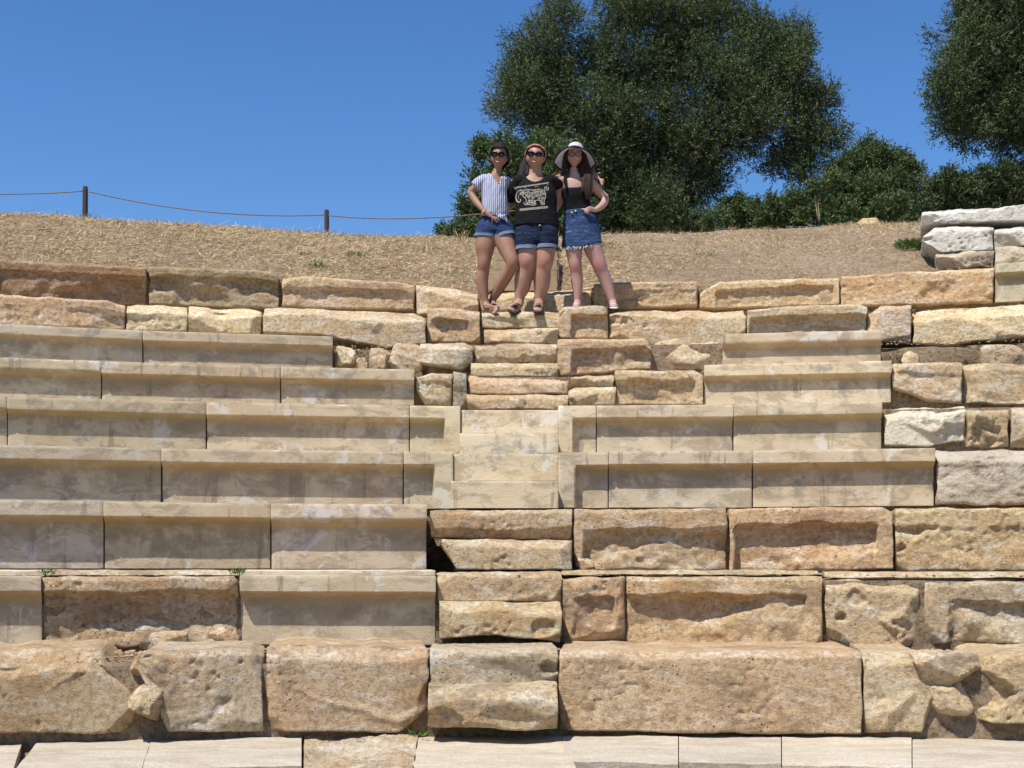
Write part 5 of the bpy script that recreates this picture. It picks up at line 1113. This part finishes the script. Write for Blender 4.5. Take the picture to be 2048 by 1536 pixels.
    for (x, y, r) in ((1043, 387, 2.6), (1049, 386, 2.2), (1056, 384, 2.7), (1062, 388, 3.2), (1069, 384, 2.9), (1076, 383, 2.5), (1083, 384, 2.4), (1066, 395, 2.8), (1073, 391, 3.0), (1080, 390, 2.8), (1087, 388, 2.0), (1058, 394, 2.4), (1053, 390, 1.8), (1085, 396, 2.3), (1078, 397, 1.8), (1093, 377, 4.0)):
        ring(x, y, r, 1.1); disc(x, y, r * .42)
    for (x, y) in ((1054, 406), (1059, 405), (1064, 405), (1068, 406.5), (1085, 405.5), (1083, 401), (1063, 401), (1058, 401), (1069, 402)): disc(x, y, 2.3, 1.8)
    for i in range(26): x = 1047 + 42 * ((i * .618) % 1); y = 381 + 18 * ((i * .37) % 1); disc(x, y, .8)
    pr = p.part('shirt_print', V, Fq, PM['printc'], smooth=False)
    D = ([], []); dn = denim('dark_blue_denim', (.014, .022, .052), (.008, .013, .032), (.04, .06, .11))
    t(D, [(1073, 440, 0, 42, 22), (1073, 455, 0, 43.5, 24.5), (1073, 470, 0, 43.5, 25), (1073, 486, 0, 43, 25)], caps=(.1, .2)); t(D, [(1056, 465, -.005, 25, 25), (1053, 482, -.01, 25.5, 25.5), (1053, 497, -.015, 24.5, 24), (1053, 501, -.015, 24.5, 24)], caps=(1, .1)); t(D, [(1092, 465, -.005, 24, 25), (1093, 482, -.01, 24.5, 25.5), (1093, 495, -.015, 23, 24), (1093, 499, -.015, 23, 24)], caps=(1, .1))
    p.solid('shorts', D, dn, .0055, 2, lambda px, py, dy, N: (py > 496.5) & (N[:, 2] < -.8), wrinkle=.010, wsc=(7, 7, 16))
    for pts in ([(1053, 494, -.015, 24.8, 25), (1053, 501.5, -.015, 25, 25.2)], [(1093, 492, -.015, 23.6, 25), (1093, 499, -.015, 23.8, 25)]):
        Q = ([], []); t(Q, pts, caps=(0, 0)); p.part('cuff', Q[0], Q[1][:-2], PM['cuff'])
    dark = hair_mat('dark_hair', (.006, .004, .004), (.018, .011, .008))
    p.hair_cap('hair', dark, lambda x, y, z: ((z > .085) | ((y > -.02) & (z > -.01)) | ((y > .01) & (z > -.09))) & ~((y < -.02) & (z < .072 - 2.6 * x * x)) & ~((abs(x) > .058) & (z < .012) & (abs(y - .008) < .022)), back=.012)
    p.strand('ponytail', [[(1058, 318, .06, 9, 9), (1050, 330, .05, 10, 9), (1045, 343, .01, 9, 8), (1043, 355, -.03, 6.5, 5), (1043, 362, -.04, 3, 3)], [(1054, 324, .05, 7), (1056, 338, .02, 6), (1053, 350, -.01, 5)]], dark)
    p.hair_cap('headband', PM['band'], lambda x, y, z: (abs(z - (.088 - 7.5 * x * x * (abs(x) < .08))) < .008) & (y < .02) | ((y >= -.03) & (y < .012) & (z > .0) & (abs(x) > .045)), off=.0115)
    p.glasses('sunglasses', PM['lens'], PM['frame'], .031, .020, .006, cat=.8); p.mouth(.026); p.brows(dark)
    for (x0, x1, s1) in ((1036, 1022, -1), (1077.5, 1075.5, 1)):
        st = []
        for q in (.2, .45, .7): cx = x0 + (x1 - x0) * q; cy = 609 + 10 * q; dy = -.03 - .15 * q; st.append([(cx - 9.5, cy + 4, dy + .02, 1.3), (cx - 5, cy - 2.5, dy - .03, 1.7), (cx + 4, cy - 2.5, dy - .03, 1.7), (cx + 9.5, cy + 4, dy + .02, 1.3)])
        st.append([(x0 - 9, 606, .0, 1.3), (x0, 603, -.05, 1.5), (x0 + 9, 606, .0, 1.3)])
        sandal(p, st, PM['sandal'], [(x0, 617.5, .05, 9.5, 2.5), ((x0 + x1) / 2, 621, -.08, 11, 2.5), (x1, 624.5, -.22, 9.5, 2.5)])
    bt = ([], []); t(bt, [(1079, 451, -.132, 1.6), (1081, 451, -.132, 1.6)], ns=8); p.part('button', bt[0], bt[1], PM['gold'])
    br = ([], []); t(br, [(1182, 352, .13, 1.4), (1186, 352, .1, 1.6), (1191, 346, .12, 1.5)], ns=8); p.part('bracelet', br[0], br[1], PM['bead'])
woman_middle()
# ---------------------------------------------------------------- right woman: wide sun hat, black camisole, denim skirt
YC = 12.55
def woman_right():
    kn = [at_Y(1151, 532, YC - .06), at_Y(1198, 530, YC - .07)]
    sk = skin_mat('fair_skin', (.44, .27, .225), (.38, .22, .18), (.42, .15, .13), [(k, .085) for k in kn])
    p = Person(YC, (1188, 614), 'woman in wide white sun hat, black camisole and frayed denim skirt, at the right', sk); B = ([], []); t = p.tube
    t(B, [(1150, 352, 0, 12, 9), (1151, 359, 0, 26, 11), (1151, 372, 0, 28, 14), (1152, 392, 0, 27, 15), (1154, 410, 0, 24, 13), (1158, 427, 0, 27, 14), (1162, 447, 0, 33, 17), (1164, 465, 0, 34, 18)], caps=(1, .3))
    t(B, [(1148, 326, .01, 8.4, 9), (1148, 341, .01, 8.5, 9), (1149, 354, 0, 11.5, 10)])
    t(B, [(1178, 362, 0, 10, 10), (1189, 372, .01, 9.5, 9.5), (1201, 386, .04, 8.5, 8.5), (1210, 396, .04, 8, 8), (1208, 406, .01, 7.5, 7.5), (1199, 415, -.04, 6.4, 6.4), (1190, 420, -.08, 4.8, 4.8)])
    p.hand(B, (1190, 420, -.085), (1179, 417, -.115), [(1176, 428, -.115), (1172, 427, -.125), (1169, 424, -.125), (1168, 420, -.12)], (1163, 418, -.11), 4.8)
    t(B, [(1123, 362, 0, 10, 10), (1120, 385, .03, 9, 9), (1117, 405, .09, 8, 8), (1108, 420, .17, 6, 6), (1092, 424, .21, 4.8, 4.8)])
    p.hand(B, (1092, 424, .21), (1082, 424, .2), [(1070, 427, .18), (1070, 424, .18), (1070, 421, .18), (1072, 418, .18)], (1084, 417, .18))
    t(B, [(1149, 465, 0, 22, 20), (1148, 483, -.005, 19.5, 20), (1148, 500, -.01, 17, 18), (1149, 515, -.01, 14.5, 15.5), (1151, 531, -.01, 12.8, 14), (1153, 546, .01, 12, 13), (1154, 562, .02, 12, 12.5), (1155, 580, .02, 10, 11), (1155, 598, .02, 8, 9), (1155, 607, .02, 8, 8)])
    t(B, [(1155, 604, .02, 7.5, 8), (1154, 609, -.03, 7.5, 6), (1153, 612, -.1, 7.5, 5), (1152, 613, -.16, 6.5, 3.5)])
    t(B, [(1178, 465, 0, 21, 18), (1181, 483, -.0, 19, 18), (1187, 500, -.01, 18.5, 18), (1193, 515, -.01, 16.5, 16.5), (1199, 531, -.01, 14.5, 15), (1205, 546, .01, 13.5, 14), (1212, 562, .02, 12.5, 13), (1218, 580, .02, 10.5, 11), (1223, 597, .02, 8, 9), (1226, 606, .02, 8, 8)])
    t(B, [(1226, 604, .02, 7.5, 8), (1226, 608, -.03, 7.5, 6), (1227, 611, -.09, 7.5, 5), (1228, 613, -.15, 6.5, 3.5)])
    p.head(B, 1149, 314.5, 15.2, 25, roll=.06, yaw=.02, pitch=.04, dy=-.01)
    p.solid('body', B, sk, .0055, 3)
    C = ([], [])
    t(C, [(1151, 362, 0, 24, 15), (1151, 374, -.003, 29, 17), (1152, 390, -.005, 29, 18), (1154, 408, 0, 26, 15.5), (1158, 424, 0, 28.5, 16), (1159, 430, 0, 30, 17)], caps=(.4, .1))
    def cut(px, py, dy, N): return (py < 374 - .06 * (px - 1150)) | ((px > 1176) & (py < 379)) | ((px < 1127) & (py < 379))
    p.solid('camisole', C, PM['black'], .0055, 2, cut, wrinkle=.005)
    for st in ([(1124, 376, -.075, 1.6, 1.6), (1122.5, 366, -.07, 1.6, 1.6), (1122, 358, -.055, 1.6, 1.6), (1123, 352, -.02, 1.6, 1.6), (1124, 352, .03, 1.6, 1)], [(1172, 374, -.085, 1.8, 1.6), (1171, 364, -.075, 1.8, 1.6), (1170, 356, -.06, 1.8, 1.6), (1169, 351, -.03, 1.6, 1.6), (1169, 351, .03, 1.6, 1)]):
        st = [(a + (8 if a < 1150 else -3), b_, c - .022, 2.6, 1.8) for a, b_, c, *_ in st]; Q = ([], []); t(Q, st, ns=8); p.part('strap', Q[0], Q[1], PM['black'])
    D = ([], []); dn = denim('mid_blue_denim', (.036, .066, .15), (.02, .036, .09), (.13, .19, .31))
    t(D, [(1158, 420, 0, 29, 16.5), (1159, 432, 0, 31, 18), (1161, 450, 0, 36, 21), (1163, 470, -.005, 39, 23), (1164, 488, -.01, 40, 24), (1166, 496, -.01, 41, 25)], caps=(.05, .05))
    p.solid('skirt', D, dn, .0055, 2, lambda px, py, dy, N: (py > 494 - .09 * (px - 1164) + 1.5 * np.sin(px * .7)) | ((py > 492) & (N[:, 2] < -.9)) | ((py < 422 - .12 * (px - 1160)) & (N[:, 2] > .5)), wrinkle=.009, wsc=(8, 8, 14))
    W = ([], []); t(W, [(1157.5, 421.5, 0, 29.8, 17.4), (1158.2, 428, 0, 30.9, 18)], caps=(0, 0)); p.part('waistband', W[0], W[1][:-2], dn)
    rr = random.Random(4); V, Fq = [], []
    for i in range(230):
        a = rr.uniform(0, 2 * math.pi); x = 1165 + 40.3 * math.cos(a); dy = -.01 + 24 / p.k * math.sin(a); y = 494 - .09 * (x - 1164) + 1.5 * math.sin(x * .7); L = rr.uniform(.5, 2.2) if rr.random() > .04 else 6
        a0 = p.P(x, y - 2.2, dy - .001); b0 = p.P(x + rr.uniform(-1.5, 1.5), y + L, dy * 1.02 + rr.uniform(-.01, .01)); w_ = .0016; b = len(V)
        sx = math.sin(a) * w_; sy = -math.cos(a) * w_
        V += [tuple(a0 + (-sx, -sy, 0)), tuple(a0 + (sx, sy, 0)), tuple(b0 + (sx, sy, 0)), tuple(b0 + (-sx, -sy, 0))]; Fq.append((b, b + 1, b + 2, b + 3))
    p.part('frayed_hem', V, Fq, PM['fray'], smooth=False)
    for (x, y) in ((1143.5, 425), (1151, 422)):
        Q = ([], []); t(Q, [(x, y, -.088, 1.7), (x + .3, y + .3, -.095, 1.7)], ns=10); p.part('button', Q[0], Q[1], PM['eye'])
    dark = hair_mat('long_brown_hair', (.016, .008, .005), (.05, .024, .012))
    p.hair_cap('hair', dark, lambda x, y, z: (z < .088) & ((z > .075) | ((y > -.045) & (z > -.10))) & ~((y < -.04) & (z < .072 - 5 * x * x)), off=.006, back=.006)
    p.strand('long_hair', [[(1135, 303, .02, 6, 8), (1132, 318, .02, 7, 9), (1130, 334, .01, 7, 9), (1128, 346, .01, 5, 6), (1127, 355, .01, 3, 4)],
                           [(1163, 303, .02, 7, 8), (1167, 320, .01, 9, 9), (1172, 338, -.03, 10, 9), (1175, 355, -.075, 10, 7), (1176, 372, -.10, 9, 5), (1176, 388, -.105, 7, 4), (1175, 398, -.10, 3, 2)],
                           [(1160, 315, .03, 8, 9), (1165, 340, -.01, 8, 8), (1168, 362, -.085, 6, 4), (1166, 378, -.10, 4, 3), (1162, 386, -.10, 1.5, 1.5)], [(1140, 310, .07, 12, 8), (1148, 330, .07, 15, 7), (1150, 345, .07, 14, 6)]], dark)
    p.glasses('eyeglasses', None, PM['frame'], .026, .020, .002, cat=.1); p.mouth(); p.brows(dark)
    for sg in (-1, 1):
        V, Fq = p.plate([(sg * .031 + .011 * math.cos(a), .004 + .005 * math.sin(a)) for a in np.linspace(0, 2 * math.pi, 12, endpoint=False)], -.087, .006); e = p.part('eye', p.xf(np.array(V)), Fq, PM['eye'])
        V, Fq = p.plate([(sg * .031 + .005 * math.cos(a), .004 + .005 * math.sin(a)) for a in np.linspace(0, 2 * math.pi, 10, endpoint=False)], -.089, .006); p.part('iris', p.xf(np.array(V)), Fq, PM['iris'], parent=e)
    # hat: floppy brim tipped back, low round crown
    hc = p.P(1150.5, 303.5, .03); tilt = math.radians(10); rl = math.radians(4)
    def hx(Q):
        Q = np.asarray(Q, float); c, s_ = math.cos(tilt), math.sin(tilt); y = Q[..., 1] * c + Q[..., 2] * s_; z = -Q[..., 1] * s_ + Q[..., 2] * c; x = Q[..., 0]
        cr, sr = math.cos(rl), math.sin(rl); return np.stack([x * cr + z * sr, y, -x * sr + z * cr], -1) + hc
    n, m = 96, 16; th = np.linspace(0, 2 * math.pi, n, endpoint=False); V = []; Fq = []
    R0, R1 = .083, .203
    def brim(th, q):
        r = R0 + (R1 - R0) * q; fr = np.clip(-np.sin(th), 0, 1) ** 1.3; z = -.012 - q ** 1.25 * (.052 + .058 * (1 - fr)) + .010 * q * np.sin(3 * th + .6) + .006 * q * np.sin(5 * th); return r * np.cos(th), r * np.sin(th) * 1.05, z
    for q in np.linspace(0, 1, m): V.append(np.stack(brim(th, q), -1))
    V = hx(np.array(V)).reshape(-1, 3); Fq = [(i * n + j, i * n + (j + 1) % n, (i + 1) * n + (j + 1) % n, (i + 1) * n + j) for i in range(m - 1) for j in range(n)]
    hat = p.part('sun_hat', V, Fq, PM['weave']); hat.modifiers.new('t', 'SOLIDIFY').thickness = .004
    CV = []
    for i in range(18):
        a = (math.pi / 2) * i / 17; r = R0 * (math.cos(a) ** .55 if i < 17 else 0.02); z = -.012 + .100 * math.sin(a); CV.append(np.stack([r * np.cos(th), r * 1.08 * np.sin(th), np.full(n, z)], -1))
    V = hx(np.array(CV)).reshape(-1, 3); Fq = [(i * n + j, i * n + (j + 1) % n, (i + 1) * n + (j + 1) % n, (i + 1) * n + j) for i in range(17) for j in range(n)]
    p.part('crown', V, Fq, PM['weave'], parent=hat)
    ed = [tuple(v) for v in hx(np.stack(brim(np.append(th, th[0]), np.ones(n + 1)), -1))]
    v2, f2 = tube_pts(ed, .0075, 8); p.part('edging', v2, f2, PM['navy'], parent=hat)
    for x0 in (1153, 1228): sandal(p, [[(x0 - 7, 611, -.07, 1.2), (x0 - 3, 608, -.12, 1.4), (x0 + 3, 608, -.12, 1.4), (x0 + 7, 611, -.07, 1.2)]], PM['white'], [(x0 + 1, 611.5, .05, 7.5, 2), (x0, 614, -.06, 8.5, 2), (x0, 616, -.17, 7.5, 2)])
woman_right()
